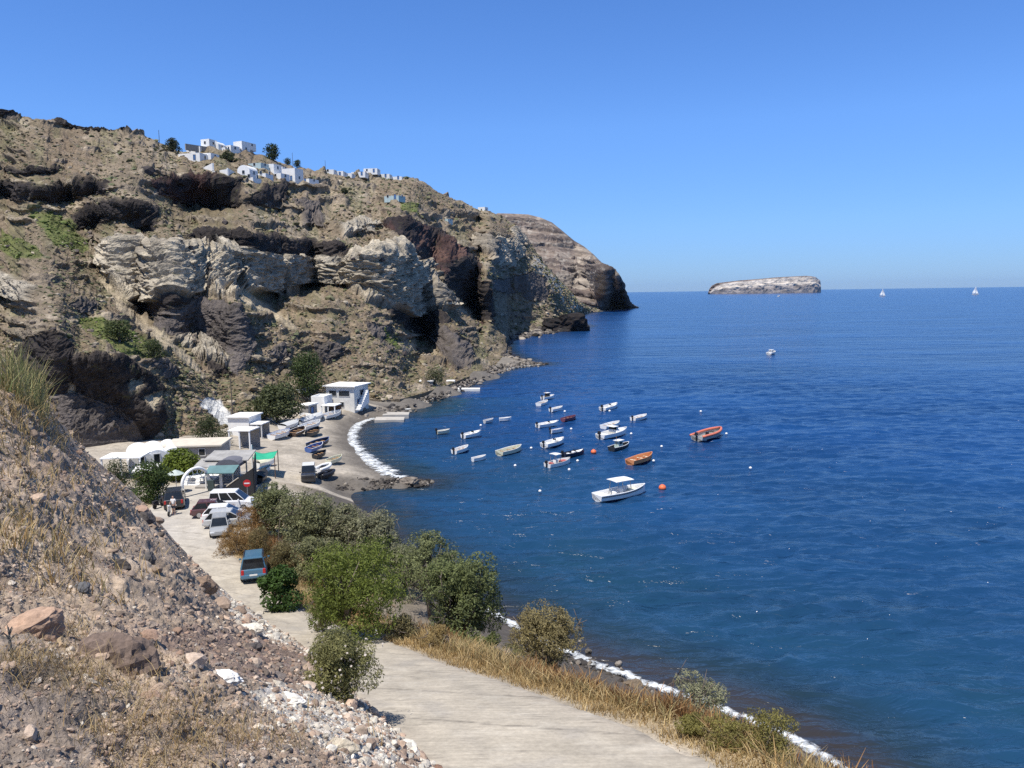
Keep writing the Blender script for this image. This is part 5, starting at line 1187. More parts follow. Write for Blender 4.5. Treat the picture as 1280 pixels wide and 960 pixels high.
o = tw.build('terrace_steps', WHITE, None); o.location = (p[0], p[1] - 0.2, p[2] - 0.1); tag(o, 'white steps rising to the restaurant terrace behind the round arch', 'steps', None, 'thing')
# arch
pa = GP(228.5, 622); pb = GP(262, 613); cx = (pa + pb) / 2; dx_ = pb - pa; wA = np.linalg.norm(dx_[:2]) / 2; ang = math.atan2(dx_[1], dx_[0])
ar = empty('entrance_arch', cx, ang, 'white round arch marking the entrance of the restaurant', 'arch')
m = MB(); hA = 1.15; pts_ = [(-wA, 0, -0.3), (-wA, 0, hA)] + [(-wA * math.cos(math.pi * k / 14), 0, hA + wA * 0.95 * math.sin(math.pi * k / 14)) for k in range(1, 14)] + [(wA, 0, hA), (wA, 0, -0.3)]
m.tube(pts_, 0.16, 8); m.build('arch_ring', WHITE, ar, smooth=True)
m = MB()
for k in range(2, 13, 2):
    a_ = math.pi * k / 14; x_ = -wA * math.cos(a_); z_ = hA + wA * 0.95 * math.sin(a_); m.tube([(x_ * 0.93, 0, z_ - 0.05), (x_ * 0.6, 0, hA + (z_ - hA) * 0.6)], 0.035, 5)
m.tube([(-wA * 0.6 * math.cos(math.pi * k / 14), 0, hA + wA * 0.57 * math.sin(math.pi * k / 14)) for k in range(0, 15)], 0.035, 5); m.build('arch_trellis', WPOST, ar)
nb_ = empty('notice_box', GP(262, 618) + np.array([0.25, -0.1, 0]), 0.1, 'dark grey green notice box beside the foot of the arch', 'cabinet')
MB().box((0, 0, 0.95), (0.62, 0.35, 1.1)).build('cabinet_body', pmat('dark_green_metal', (0.05, 0.07, 0.065), 0.5), nb_, bevel=0.02); MB().box((0, 0, 0.2), (0.12, 0.12, 0.45)).build('post', pmat('dark_green_metal', (0.05, 0.07, 0.065)), nb_)
# parasol
pp0 = GP(221, 616); pr = empty('parasol', pp0, 0, 'pale grey green parasol on a white pole beside the dark suv', 'parasol')
MB().lathe((0, 0, 0), [(0.03, 0), (0.03, 2.3)], 6).build('pole', WPOST, pr); MB().lathe((0, 0, 0), [(0.85, 1.95), (0.45, 2.2), (0.03, 2.4)], 8).build('canopy', pmat('parasol_cloth', (0.42, 0.47, 0.44), 0.8), pr)
# no entry sign
ps = GP(310, 626); sg = empty('no_entry_sign', ps, 0.1, 'round red no entry sign with a white bar on a thin pole', 'sign')
MB().lathe((0, 0, 0), [(0.035, -0.2), (0.035, 2.0)], 6).build('pole', pmat('galvanised_pole', (0.35, 0.35, 0.35), 0.4, metal=0.6), sg)
d_ = MB(); n = 24; d_.add([(0.36 * math.cos(2 * math.pi * k / n), -0.05, 1.75 + 0.36 * math.sin(2 * math.pi * k / n)) for k in range(n)] + [(0.36 * math.cos(2 * math.pi * k / n), -0.03, 1.75 + 0.36 * math.sin(2 * math.pi * k / n)) for k in range(n)],
    [tuple(range(n)), tuple(range(2 * n - 1, n - 1, -1))] + [(k, k + n, (k + 1) % n + n, (k + 1) % n) for k in range(n)]); ds = d_.build('sign_disc', pmat('sign_red', (0.55, 0.025, 0.03), 0.45, 0.08), sg)
MB().box((0, -0.056, 1.75), (0.5, 0.008, 0.12)).build('white_bar', pmat('sign_white', (0.8, 0.8, 0.8), 0.45, 0.04), ds)
# pole on the hill foot
pq = GP(292, 540); ut = empty('utility_pole', pq, 0, 'tall thin dark utility pole beside the bright roofed house', 'pole')
MB().tube([(0, 0, -0.5), (0, 0, 8.0)], [0.09, 0.06], 7).build('shaft', pmat('dark_pole_wood', (0.09, 0.075, 0.065), 0.9), ut); MB().box((0, 0, 7.6), (0.9, 0.08, 0.08)).build('crossarm', pmat('dark_pole_wood', (0.09, 0.075, 0.065)), ut)
for (u, v, h, lab) in [(365, 205, 7.0, 'lone thin pole on the skyline between the two small trees'), (198, 180, 5, 'thin pole on the skyline uphill of the dark round tree'), (405, 219, 6, 'thin pole at the near end of the skyline villas')]:
    p = HP(u, v); up_ = empty('utility_pole', p, 0, lab, 'pole'); MB().tube([(0, 0, -0.8), (0, 0, h)], [0.11, 0.08], 6).build('shaft', pmat('dark_pole_wood', (0.09, 0.075, 0.065)), up_)
# green tarpaulin on poles
pt = GP(331, 590); tp_ = empty('tarpaulin_shelter', pt, 0, 'bright green tarpaulin stretched on poles beside the restaurant', 'shelter')
ny, nx = 8, 12; vs_ = []
c4 = [G(316, 573, 4.9), G(343, 571.5, 4.9), G(347, 563, 5.0), G(319, 565, 5.0)]
for a in range(ny):
    for b in range(nx):
        f, g = b / (nx - 1), a / (ny - 1); q = (c4[0] * (1 - f) + c4[1] * f) * (1 - g) + (c4[3] * (1 - f) + c4[2] * f) * g; q = q - pt; q[2] -= 0.35 * math.sin(math.pi * f) * math.sin(math.pi * (g * 0.6 + 0.2)) + 0.04 * math.sin(9 * f + 5 * g); vs_.append(q)
tt_ = bigmesh('tarpaulin', np.array(vs_), gridfaces(ny, nx), pmat('green_tarpaulin', (0.03, 0.36, 0.20), 0.6, 0.12, 1.0), parent=tp_); so_ = tt_.modifiers.new('s', 'SOLIDIFY'); so_.thickness = 0.02
for c in c4:
    q = c - pt; g_ = gz(c[0], c[1]); MB().tube([(q[0], q[1], g_ - pt[2] - 0.2), (q[0], q[1], q[2] + 0.1)], 0.05, 6).build('post', BROWNW, tp_)
# concrete landings
def slab(name, label, uvs, z, th, m, cat='pier'):
    mm = MB(); pts = [G(u, v, z) for u, v in uvs]; n = len(pts)
    mm.add(pts + [p - np.array([0, 0, th]) for p in pts], [tuple(range(n)), tuple(range(2 * n - 1, n - 1, -1))] + [(k, k + n, (k + 1) % n + n, (k + 1) % n) for k in range(n)])
    return tag(mm.build(name, m, None, bevel=0.04), label, cat)
PIERM = pmat('pier_concrete', (0.40, 0.37, 0.33), 0.9, 0.15, 0.8, bump=0.3, dirt=0.3)
slab('pier', 'narrow concrete pier running out furthest from the beach', [(478, 518.5), (511, 518), (512, 515), (480, 515)], 0.75, 1.6, PIERM)
slab('pier', 'short broken concrete landing just beside the longer pier', [(468, 525), (505, 524.5), (506, 521), (470, 521)], 0.5, 1.4, PIERM)
slab('jetty', 'thin white jetty on the cobble shore far along the bay', [(566, 486.2), (600, 486), (600, 484.6), (567, 484.6)], 0.6, 0.9, WHITE2, 'jetty')
hpx('hut', 'tiny white ruined hut on the cobble shore by the thin jetty', 563, 484, 11, 8, 2.2, wall=WHITE2, roof='flat', parapet=False, ops=[('f', 0, 0.2, 0.8, 1.2, 'door')])
hpx('hut', 'low white shelter with a slab roof further back on the cobble shore', 533, 483, 16, 6, 2.4, wall=GREYW, roof='slab', over=0.2)
# retaining wall behind the villas' terrace and long white boundary walls
def wallrun(name, label, uvs, h, th, m, cat='wall'):
    mm = MB(); P3 = [HP(u, v) for u, v in uvs]
    for a_, b_ in zip(P3[:-1], P3[1:]):
        d = b_ - a_; L = np.linalg.norm(d[:2]); mm.box(((a_[0] + b_[0]) / 2, (a_[1] + b_[1]) / 2, (a_[2] + b_[2]) / 2), (L + th, th, h), math.atan2(d[1], d[0]))
    return tag(mm.build(name, m, None), label, cat, None, 'thing')
# hilltop houses
VH = 'white houses on the hilltop'
def vh(label, u, vb, wpx, hh, rz=0.0, roof='flat', ops=None, wall=None, name='hilltop_house', dm=None, dz=0.0, back=0.0):
    p = HP(u, vb); k = p[1] / 960; w = wpx * k * 1.06; h = hh * k * 0.82
    if ops is None:
        ops = []; n = max(1, int(w / 3.2))
        for q in range(n):
            ops.append(('f', -w / 2 + (q + 0.5) * w / n, 0.9, 0.9, 1.1) if q % 3 != 1 else ('f', -w / 2 + (q + 0.5) * w / n, 0.1, 1.0, 1.9, 'door'))
        ops.append(('r', 0, 0.9, 0.9, 1.1))
    d = dm or max(5.0, w * 0.7)
    return house(name, label, p + np.array([0, d / 2 + back, dz]), w, d, h, rz - 0.35, wall or WHITE, roof, None, ops, 0.2, VH)
vh('uphill end villa with a blocky stepped front in the topmost white row', 243, 188.5, 18, 8, 0.1)
vh('low white villa with a flat roof, second in the topmost row', 259, 188, 12, 9, 0.0)
vh('villa with a small vault roof in the middle of the topmost row', 270, 188, 10, 6, 0.1, 'vault')
vh('plain white cube villa just before the tower house of the topmost row', 284, 188.5, 16, 7, -0.1)
vh('tallest tower like white house at the seaward end of the topmost row', 300, 189, 13, 14, -0.1)
vh('low white wing with a terrace beyond the tower house', 309, 190.5, 8, 6, -0.1)
vh('long white vaulted house with a row of dark openings below the topmost row', 238, 202, 28, 9, 0.12, 'flat')
vh('short white annex joined to the long house below the topmost row', 259, 203, 14, 8, 0.05, 'flat')
vh('white chapel like house with a vault roof on the slope', 306, 223, 16, 8, 0.1, 'vault')
vh('pale teal glass fronted house behind the white chapel like house', 319, 213, 18, 6, 0.0, wall=TEALW)
vh('white house with a broad terrace between the vault and the cube', 334, 219, 18, 9, 0.0)
vh('lower white terrace house below the broad terrace', 346, 227, 16, 7, -0.1)
vh('bright white cube house with a tall front at the edge of the lower group', 361, 228, 22, 17, -0.05)
vh('low white pool terrace building at the seaward tip of the lower group', 379, 230, 24, 5, -0.1)
for (u, v, w, h, lab) in [(251, 189.5, 9, 4, 'low white link block between the first two topmost villas'), (277, 190, 12, 3.5, 'flat white terrace block below the middle of the topmost row'), (293, 191, 10, 4, 'small white annex at the base of the tower house'),
        (326, 226, 12, 3.5, 'long low white pool wall below the vault roofed house'), (349, 217, 9, 5, 'small white block behind the bright white cube house'), (312, 229, 10, 3, 'lowest white terrace of the lower group')]: vh(lab, u, v, w, h, 0.1)
wallrun('boundary_wall', 'long curving white boundary wall uphill of the lower white group', [(251, 213), (266, 217), (284, 220), (292, 219)], 2.4, 0.5, WHITE)
wallrun('terrace_wall', 'dark stone terrace wall under the topmost row of villas', [(232, 191), (262, 191), (300, 192), (313, 193)], 2.6, 0.6, GREYW)
for k, (u, w, h, lab) in enumerate([(409, 12, 5, 'first small skyline villa at the uphill end of the far row'), (421, 14, 7, 'wide skyline villa with a raised parapet in the far row'), (434, 10, 6, 'narrow skyline villa just past the wide raised one'), (447, 14, 5, 'low skyline villa in the middle of the far row'),
        (461, 14, 6, 'skyline villa with a square upper block in the far row'), (477, 16, 5, 'long flat skyline villa near the seaward end of the far row'), (493, 15, 4, 'last low skyline villa at the seaward end of the far row')]):
    vh(lab, u, interp(CREST, u) + 2.2, w * 1.15, h * 0.85, 0.25, dm=7)
vh('pale grey blue flat building alone on the open slope', 493, 257, 20, 4, -0.1, wall=TEALW)
vh('small turquoise white building on the scrub slope above the dark red cliff', 556, 277, 14, 4, -0.1, wall=TEALW)
vh('tiny white house where the near ridge meets the headland', 603, 266, 9, 6, -0.1)
wallrun('field_wall', 'short pale wall beside the grey blue flat building', [(478, 251), (490, 254)], 1.6, 0.5, WHITE2)
# ------------------------------------------------------------------ vehicles
CARGLASS = glassmat('car_glass', (0.015, 0.018, 0.022)); TYRE = pmat('tyre_rubber', (0.02, 0.02, 0.02), 0.85, 0.2); RIM = pmat('alloy_rim', (0.45, 0.45, 0.46), 0.35, 0.1, metal=0.7)
BLKPL = pmat('black_plastic', (0.025, 0.025, 0.027), 0.6, 0.2); REDL = pmat('tail_light_red', (0.45, 0.02, 0.02), 0.25, 0.1); CLRL = pmat('headlight_lens', (0.7, 0.72, 0.75), 0.12, 0.05); PLATE = pmat('number_plate', (0.75, 0.75, 0.72), 0.5, 0.05)
def paint(name, col):
    m = pmat(name, col, 0.32, 0.04, 1.0, spec=0.6); m.node_tree.nodes['Principled BSDF'].inputs['Coat Weight'].default_value = 0.6; return m
def quadpane(c4, off, inset=0.08):
    c = [Vector(q) for q in c4]; mid = sum(c, Vector()) / 4; n = (c[1] - c[0]).cross(c[3] - c[0]).normalized()
    q = [p + (mid - p) * inset + n * off for p in c]; b = [p - n * (off * 0.5 + 0.01) for p in q]
    return MB().add(q + b, [(0, 1, 2, 3), (7, 6, 5, 4), (0, 4, 5, 1), (1, 5, 6, 2), (2, 6, 7, 3), (3, 7, 4, 0)])
def car(name, label, p, rz, L, W, Ht, style, m, cat='car', group=None, rack=False, roofm=None):
    """front of the car towards local +x"""
    root = empty(name, p, rz, label, cat, group); hw = W / 2
    belt = Ht * {'hatch': 0.60, 'van': 0.56, 'suv': 0.60, 'jeep': 0.62}[style]; sill = 0.22; hood = belt - {'hatch': 0.06, 'van': 0.02, 'suv': 0.0, 'jeep': -0.02}[style]
    xf = L / 2; xb = -L / 2
    st_ = [(xb, 0.90, sill + .12, belt - 0.12), (xb + 0.06, 0.97, sill + .02, belt - 0.02), (xb + 0.35, 1.0, sill, belt), (0, 1.0, sill, belt), (xf * 0.45, 1.0, sill, belt), (xf * 0.62, 0.99, sill, hood), (xf - 0.28, 0.95, sill, hood - 0.07), (xf - 0.08, 0.86, sill + .02, hood - 0.16), (xf, 0.76, sill + .12, hood - 0.28)]
    if style == 'jeep': st_ = [(x, 1.0 if x < xf * .9 else 0.94, a, b if x < xf - .1 else b + .1) for x, w, a, b in st_]
    V = []; 
    for x, w, a, b in st_:
        y = hw * w; V += [(x, -y * .9, a), (x, -y, a + .15), (x, -y, b - .08), (x, -y * .94, b), (x, -y * .4, b + .02), (x, y * .4, b + .02), (x, y * .94, b), (x, y, b - .08), (x, y, a + .15), (x, y * .9, a)]
    F = []; n = 10
    for k in range(len(st_) - 1):
        for i in range(n): F.append((k * n + i, k * n + (i + 1) % n, (k + 1) * n + (i + 1) % n, (k + 1) * n + i))
    F += [tuple(range(n)), tuple(range((len(st_) - 1) * n, len(st_) * n))[::-1]]
    body = MB().add(V, F)
    gx = {'hatch': (xb + 0.10, xb + 0.55, xf * 0.12, xf * 0.60), 'van': (xb + 0.03, xb + 0.14, xf * 0.25, xf * 0.70), 'suv': (xb + 0.10, xb + 0.45, xf * 0.10, xf * 0.50), 'jeep': (xb + 0.05, xb + 0.10, xf * 0.02, xf * 0.20)}[style]
    wb = hw * 0.95; wt = hw * (0.76 if style != 'jeep' else 0.88); zb = belt - 0.02; zt = Ht - 0.03
    b0, t0, t1, b1 = gx
    g = [(b0, -wb, zb), (b1, -wb, zb), (b1, wb, zb), (b0, wb, zb), (t0, -wt, zt), (t1, -wt, zt), (t1, wt, zt), (t0, wt, zt)]
    body.add(g, [(3, 2, 1, 0), (4, 5, 6, 7), (0, 1, 5, 4), (1, 2, 6, 5), (2, 3, 7, 6), (3, 0, 4, 7)])
    bo = body.build('body', m, root, smooth=False, bevel=0.05)
    rfm = MB().box(((t0 + t1) / 2, 0, zt + 0.02), (t1 - t0 + 0.04, wt * 2 - 0.04, 0.06)); rfm.build('roof', roofm or m, root, bevel=0.03)
    quadpane([g[2], g[1], g[5], g[6]][::1], 0.012, 0.09).build('windscreen', CARGLASS, root); quadpane([g[0], g[3], g[7], g[4]], 0.012, 0.10).build('rear_window', CARGLASS, root)
    for s_ in (-1, 1):
        nw = 3 if style == 'van' else 2; 
        for k in range(nw):
            f0, f1 = k / nw, (k + 1) / nw
            def lerp(a, b, f): return a + (b - a) * f
            c4 = [(lerp(b0, b1, f0), s_ * wb, zb + .03), (lerp(b0, b1, f1), s_ * wb, zb + .03), (lerp(t0, t1, f1), s_ * wt, zt - .04), (lerp(t0, t1, f0), s_ * wt, zt - .04)]
            if s_ > 0: c4 = [c4[1], c4[0], c4[3], c4[2]]
            quadpane(c4, 0.012, 0.09).build('side_window', CARGLASS, root)
    wr = 0.31 if style in ('hatch', 'van') else 0.36
    for x in (xb + L * 0.19, xf - L * 0.19):
        for s_ in (-1, 1):
            y = s_ * (hw - 0.10)
            wv = []; prof = [(wr * .7, -.11), (wr, -.09), (wr, .09), (wr * .7, .11)]; mm = MB().lathe((0, 0, 0), prof, 16); mm.v = [(x + a, y + c, wr + b) for a, b, c in mm.v]
            ty = mm.build('wheel', TYRE, root, smooth=False)
            rm_ = MB().lathe((0, 0, 0), [(wr * .68, -.115), (wr * .68, .115)], 12); rm_.v = [(x + a, y + c, wr + b) for a, b, c in rm_.v]; rm_.build('rim', RIM, ty)
    for s_ in (-1, 1):
        MB().box((xf - 0.10, s_ * hw * 0.68, hood - 0.27), (0.16, 0.34, 0.15)).build('headlight', CLRL, root, bevel=0.03); MB().box((xb + 0.02, s_ * hw * 0.80, belt - 0.22), (0.10, 0.18, 0.34)).build('tail_light', REDL, root, bevel=0.02)
        MB().box((xf * 0.42, s_ * (hw + 0.09), belt + 0.08), (0.12, 0.18, 0.13)).build('wing_mirror', m, root, bevel=0.03)
    MB().box((xb - 0.03, 0, sill + 0.22), (0.16, W * 0.92, 0.24)).build('rear_bumper', m if style != 'jeep' else BLKPL, root, bevel=0.04); MB().box((xf - 0.05, 0, sill + 0.18), (0.22, W * 0.84, 0.24)).build('front_bumper', m if style != 'jeep' else BLKPL, root, bevel=0.04)
    MB().box((xb - 0.115, 0, sill + 0.32), (0.012, 0.5, 0.11)).build('number_plate', PLATE, root)
    MB().box((xf + 0.005, 0, hood - 0.30), (0.05, W * 0.46, 0.12)).build('grille', BLKPL, root)
    if rack:
        for s_ in (-1, 1): MB().tube([(t0 + .1, s_ * wt * .9, zt + .05), (t0 + .15, s_ * wt * .9, zt + .12), (t1 - .15, s_ * wt * .9, zt + .12), (t1 - .1, s_ * wt * .9, zt + .05)], 0.025, 6).build('roof_rail', BLKPL, root)
        sp = MB().box((t0 - .05, 0, zt - .01), (0.22, wt * 1.8, 0.05)); sp.build('spoiler', m, root)
    return root
SIL = paint('silver_paint', (0.46, 0.47, 0.48)); WHT = paint('white_paint', (0.78, 0.78, 0.77)); BLK = paint('black_paint', (0.02, 0.02, 0.022)); MAR = paint('dark_maroon_paint', (0.085, 0.03, 0.035)); BLU = paint('steel_blue_paint', (0.055, 0.145, 0.23)); GRY = paint('grey_paint', (0.30, 0.31, 0.32))
def onroad(u, v):
    p = G(u, v, 3.3)
    for _ in range(8):
        s, e, z = road_info(p[None, :2]); zz_ = (z[0] + 0.02) if e[0] < 0.2 else max(gz(p[0], p[1]), 0); p = G(u, v, zz_)
    return p
CG = 'vehicles parked by the restaurant'
car('minivan', 'blue minivan seen from behind, driving along the pale road', onroad(318.5, 719), R(106), 4.1, 1.72, 1.66, 'van', BLU, rack=True, cat='minivan').rotation_euler = (0, R(6), R(107))
car('parked_van', 'white boxy people carrier parked furthest along the row', onroad(291, 636), R(4), 3.9, 1.7, 1.80, 'van', WHT, cat='van', group=CG)
car('parked_car', 'dark maroon hatchback with its tail to the road beside the white people carrier', onroad(268, 644), R(12), 3.7, 1.62, 1.42, 'hatch', MAR, group=CG)
car('parked_car', 'white hatchback parked between the maroon and the silver hatchbacks', onroad(282, 650), R(10), 3.7, 1.62, 1.40, 'hatch', WHT, group=CG)
car('parked_car', 'silver hatchback in side view beside the dry rust bushes', onroad(287, 657), R(10), 4.0, 1.68, 1.42, 'hatch', SIL, group=CG)
car('parked_car', 'small grey car facing the viewer at the near end of the parked row', onroad(275, 666), R(-71), 3.3, 1.5, 1.40, 'hatch', GRY, group=CG)
car('parked_suv', 'black suv standing next to the foot of the round arch', onroad(219, 631), R(111), 4.3, 1.8, 1.70, 'suv', BLK, cat='suv', group=CG)
car('jeep', 'black off road jeep with a white roof facing the viewer on the beach', GP(386, 601), R(-77), 3.6, 1.6, 1.85, 'jeep', BLK, cat='jeep', roofm=WHT)
def scooter(label, p, rz, m):
    r = empty('motor_scooter', p, rz, label, 'scooter', 'motor scooters by the terrace')
    for x in (-0.62, 0.62):
        mm = MB().lathe((0, 0, 0), [(0.12, -.05), (0.22, -.05), (0.22, .05), (0.12, .05)], 14); mm.v = [(x + a, c, 0.22 + b) for a, b, c in mm.v]; mm.build('wheel', TYRE, r)
    MB().add([(-0.85, -.12, .45), (-0.3, -.15, .25), (0.2, -.14, .22), (0.2, .14, .22), (-0.3, .15, .25), (-0.85, .12, .45), (-0.85, -.1, .66), (-0.25, -.13, .62), (-0.15, -.13, .3), (-0.15, .13, .3), (-0.25, .13, .62), (-0.85, .1, .66)],
             [(0, 1, 7, 6), (1, 2, 8, 7), (5, 11, 10, 4), (4, 10, 9, 3), (6, 7, 10, 11), (7, 8, 9, 10), (2, 3, 9, 8), (0, 6, 11, 5), (0, 5, 4, 1), (1, 4, 3, 2)]).build('body', m, r, bevel=0.03)
    MB().box((0.38, 0, 0.62), (0.12, 0.34, 0.7), 0, 0).build('leg_shield', m, r, bevel=0.04); MB().box((-0.52, 0, 0.72), (0.66, 0.26, 0.10)).build('saddle', BLKPL, r, bevel=0.04)
    MB().tube([(0.62, 0, 0.25), (0.45, 0, 0.75), (0.36, 0, 1.0)], 0.035, 6).build('fork', RIM, r); MB().tube([(0.32, -0.33, 1.02), (0.38, 0, 1.0), (0.32, 0.33, 1.02)], 0.022, 6).build('handlebar', BLKPL, r)
    MB().box((0.44, 0, 0.92), (0.12, 0.16, 0.13)).build('headlight', CLRL, r, bevel=0.03)
scooter('dark motor scooter parked under the tree, nearest the bank', onroad(200, 634), R(70), paint('dark_scooter_paint', (0.03, 0.03, 0.04)))
scooter('dark motor scooter parked between the other scooter and the black suv', onroad(208, 630), R(75), paint('dark_scooter_paint', (0.03, 0.03, 0.04)))
scooter('pale motor scooter held by the standing person on the road', onroad(213.5, 643), R(-82), paint('cream_scooter_paint', (0.6, 0.57, 0.5)))
# person standing beside the pale scooter
def skinmesh(name, nodes, edges, m, parent, sub=2):
    me = bpy.data.meshes.new(name); me.from_pydata([n[0] for n in nodes], edges, []); o = link(name, me, m, parent)
    sk_ = o.modifiers.new('skin', 'SKIN'); sk_.use_smooth_shade = True
    lay = me.skin_vertices[0].data if me.skin_vertices else None
    if lay is None:
        bm = bmesh.new(); bm.from_mesh(me); bm.verts.layers.skin.verify(); bm.to_mesh(me); bm.free(); lay = me.skin_vertices[0].data
    for k, n in enumerate(nodes): lay[k].radius = (n[1], n[1] * (n[2] if len(n) > 2 else 1)); lay[k].use_root = (k == 0)
    s_ = o.modifiers.new('sub', 'SUBSURF'); s_.levels = sub; s_.render_levels = sub; return o
SKIN = pmat('skin', (0.46, 0.28, 0.20), 0.6, 0.08); SHIRT = pmat('white_shirt_cloth', (0.72, 0.70, 0.69), 0.85, 0.1); SHORTS = pmat('dark_shorts_cloth', (0.05, 0.055, 0.075), 0.85, 0.15); HAIR = pmat('dark_hair', (0.03, 0.022, 0.018), 0.7, 0.2)
pp_ = onroad(217.5, 643); pe = empty('person', pp_, R(170), 'person in a white shirt and dark shorts standing beside the pale motor scooter', 'person')
nd = [((0, 0, 0.92), 0.13, 0.75), ((0, 0, 1.12), 0.12, 0.75), ((0, 0, 1.34), 0.145, 0.65), ((0, 0, 1.47), 0.06), ((0, 0.01, 1.55), 0.06), ((0, 0.015, 1.64), 0.09, 1.1), ((0, 0.01, 1.73), 0.075),
      ((0.19, 0, 1.40), 0.055), ((0.26, 0.03, 1.14), 0.045), ((0.28, 0.16, 0.95), 0.035), ((0.285, 0.24, 0.90), 0.03), ((-0.19, 0, 1.40), 0.055), ((-0.25, 0.0, 1.13), 0.045), ((-0.26, 0.08, 0.90), 0.035), ((-0.26, 0.1, 0.80), 0.032),
      ((0.09, 0, 0.85), 0.095), ((0.10, 0.02, 0.48), 0.065), ((0.11, 0, 0.09), 0.045), ((0.12, 0.13, 0.035), 0.035), ((-0.09, 0, 0.85), 0.095), ((-0.10, 0.02, 0.48), 0.065), ((-0.11, 0, 0.09), 0.045), ((-0.12, 0.13, 0.035), 0.035)]
ed = [(0, 1), (1, 2), (2, 3), (3, 4), (4, 5), (5, 6), (2, 7), (7, 8), (8, 9), (9, 10), (2, 11), (11, 12), (12, 13), (13, 14), (0, 15), (15, 16), (16, 17), (17, 18), (0, 19), (19, 20), (20, 21), (21, 22)]
skinmesh('body', nd, ed, SKIN, pe)
skinmesh('shirt', [((0, 0, 0.90), 0.155, 0.8), ((0, 0, 1.12), 0.145, 0.8), ((0, 0, 1.35), 0.165, 0.7), ((0, 0, 1.44), 0.085), ((0.19, 0, 1.40), 0.075), ((0.245, 0.02, 1.20), 0.065), ((-0.19, 0, 1.40), 0.075), ((-0.24, 0, 1.20), 0.065)], [(0, 1), (1, 2), (2, 3), (2, 4), (4, 5), (2, 6), (6, 7)], SHIRT, pe)
skinmesh('shorts', [((0, 0, 0.93), 0.15, 0.8), ((0.09, 0, 0.84), 0.115), ((0.10, 0.015, 0.55), 0.09), ((-0.09, 0, 0.84), 0.115), ((-0.10, 0.015, 0.55), 0.09)], [(0, 1), (1, 2), (0, 3), (3, 4)], SHORTS, pe)
skinmesh('hair', [((0, -0.01, 1.70), 0.10, 1.1), ((0, -0.015, 1.77), 0.07)], [(0, 1)], HAIR, pe)
# ------------------------------------------------------------------ boats
GELW = pmat('white_gelcoat', (0.78, 0.77, 0.74), 0.35, 0.05, 1.5, spec=0.5); CREAMH = pmat('cream_hull', (0.62, 0.60, 0.45), 0.45, 0.08); NAVY = pmat('navy_hull', (0.022, 0.028, 0.05), 0.35, 0.15); DKH = pmat('dark_hull', (0.03, 0.032, 0.035), 0.4, 0.2)
ORG = pmat('orange_boat_paint', (0.62, 0.26, 0.11), 0.5, 0.12); REDT = pmat('red_rubber_tube', (0.60, 0.17, 0.10), 0.5, 0.1); MRN = pmat('maroon_hull', (0.16, 0.06, 0.085), 0.45, 0.15); BLUH = pmat('blue_hull', (0.07, 0.13, 0.33), 0.4, 0.12); GRYT = pmat('grey_rubber_tube', (0.50, 0.50, 0.49), 0.55, 0.08)
DECK = pmat('boat_floor', (0.42, 0.41, 0.38), 0.6, 0.1); WOODB = pmat('boat_wood', (0.34, 0.20, 0.10), 0.6, 0.2); MOTB = pmat('outboard_black', (0.02, 0.02, 0.022), 0.35, 0.2); BROWNH = pmat('brown_hull', (0.10, 0.065, 0.045), 0.6, 0.2); TEALG = pmat('pale_green_cabin', (0.46, 0.56, 0.50), 0.5, 0.08); REDSEAT = pmat('red_seat', (0.40, 0.10, 0.08), 0.6)
def hullmesh(L, W, D, rise=0.18, sharp=2.2, draft=0.12, wall=0.06, floor=0.12, transom=0.82, n=12):
    V = []; F = []
    for k in range(n + 1):
        t_ = k / n; x = -L / 2 + L * t_
        b = W / 2 * (transom + (1 - transom) * min(1, t_ * 2.6)) * (1 - max(0, (t_ - 0.45) / 0.55) ** sharp) + 0.012
        sh = D + rise * t_ ** 2.2; ke = -draft + (draft + 0.25 * D) * max(0, (t_ - 0.6) / 0.4) ** 2
        if t_ > 0.97: x += 0.0
        ch = ke + (0.35 * (sh - ke)); fl_ = max(floor, ke + 0.06); wi = max(0.004, b - wall)
        V += [(x, b, sh), (x, b * 0.86, ch), (x, 0.0, ke), (x, -b * 0.86, ch), (x, -b, sh), (x, -wi, sh), (x, -wi * 0.82, fl_), (x, wi * 0.82, fl_), (x, wi, sh)]
    m = 9
    for k in range(n):
        for i in range(m): F.append((k * m + i, k * m + (i + 1) % m, (k + 1) * m + (i + 1) % m, (k + 1) * m + i))
    F.append((0, 1, 2, 3, 4, 5, 6, 7, 8)); F.append(tuple(n * m + i for i in range(m))[::-1])
    # stern board closing the inside
    t0 = (V[5], V[6], V[7], V[8])
    nb = len(V); dx = 0.05
    V += [(p[0] + d, p[1], p[2]) for d in (0.0, dx) for p in t0]
    F += [(nb, nb + 1, nb + 2, nb + 3), (nb + 7, nb + 6, nb + 5, nb + 4), (nb, nb + 3, nb + 7, nb + 4), (nb, nb + 4, nb + 5, nb + 1), (nb + 2, nb + 6, nb + 7, nb + 3)]
    sheer = [[V[k * m + 0] for k in range(n + 1)], [V[k * m + 4] for k in range(n + 1)]]
    return MB().add(V, F), sheer
def outboard(root, x, z, s=1.0, m=None):
    o = MB(); o.box((x - 0.16 * s, 0, z + 0.28 * s), (0.42 * s, 0.30 * s, 0.38 * s), taper=(0.75, 0.8)); e = o.build('outboard_motor', m or MOTB, root, bevel=0.05)
    MB().box((x - 0.14 * s, 0, z - 0.20 * s), (0.16 * s, 0.10 * s, 0.75 * s)).build('motor_leg', BLKPL, e)
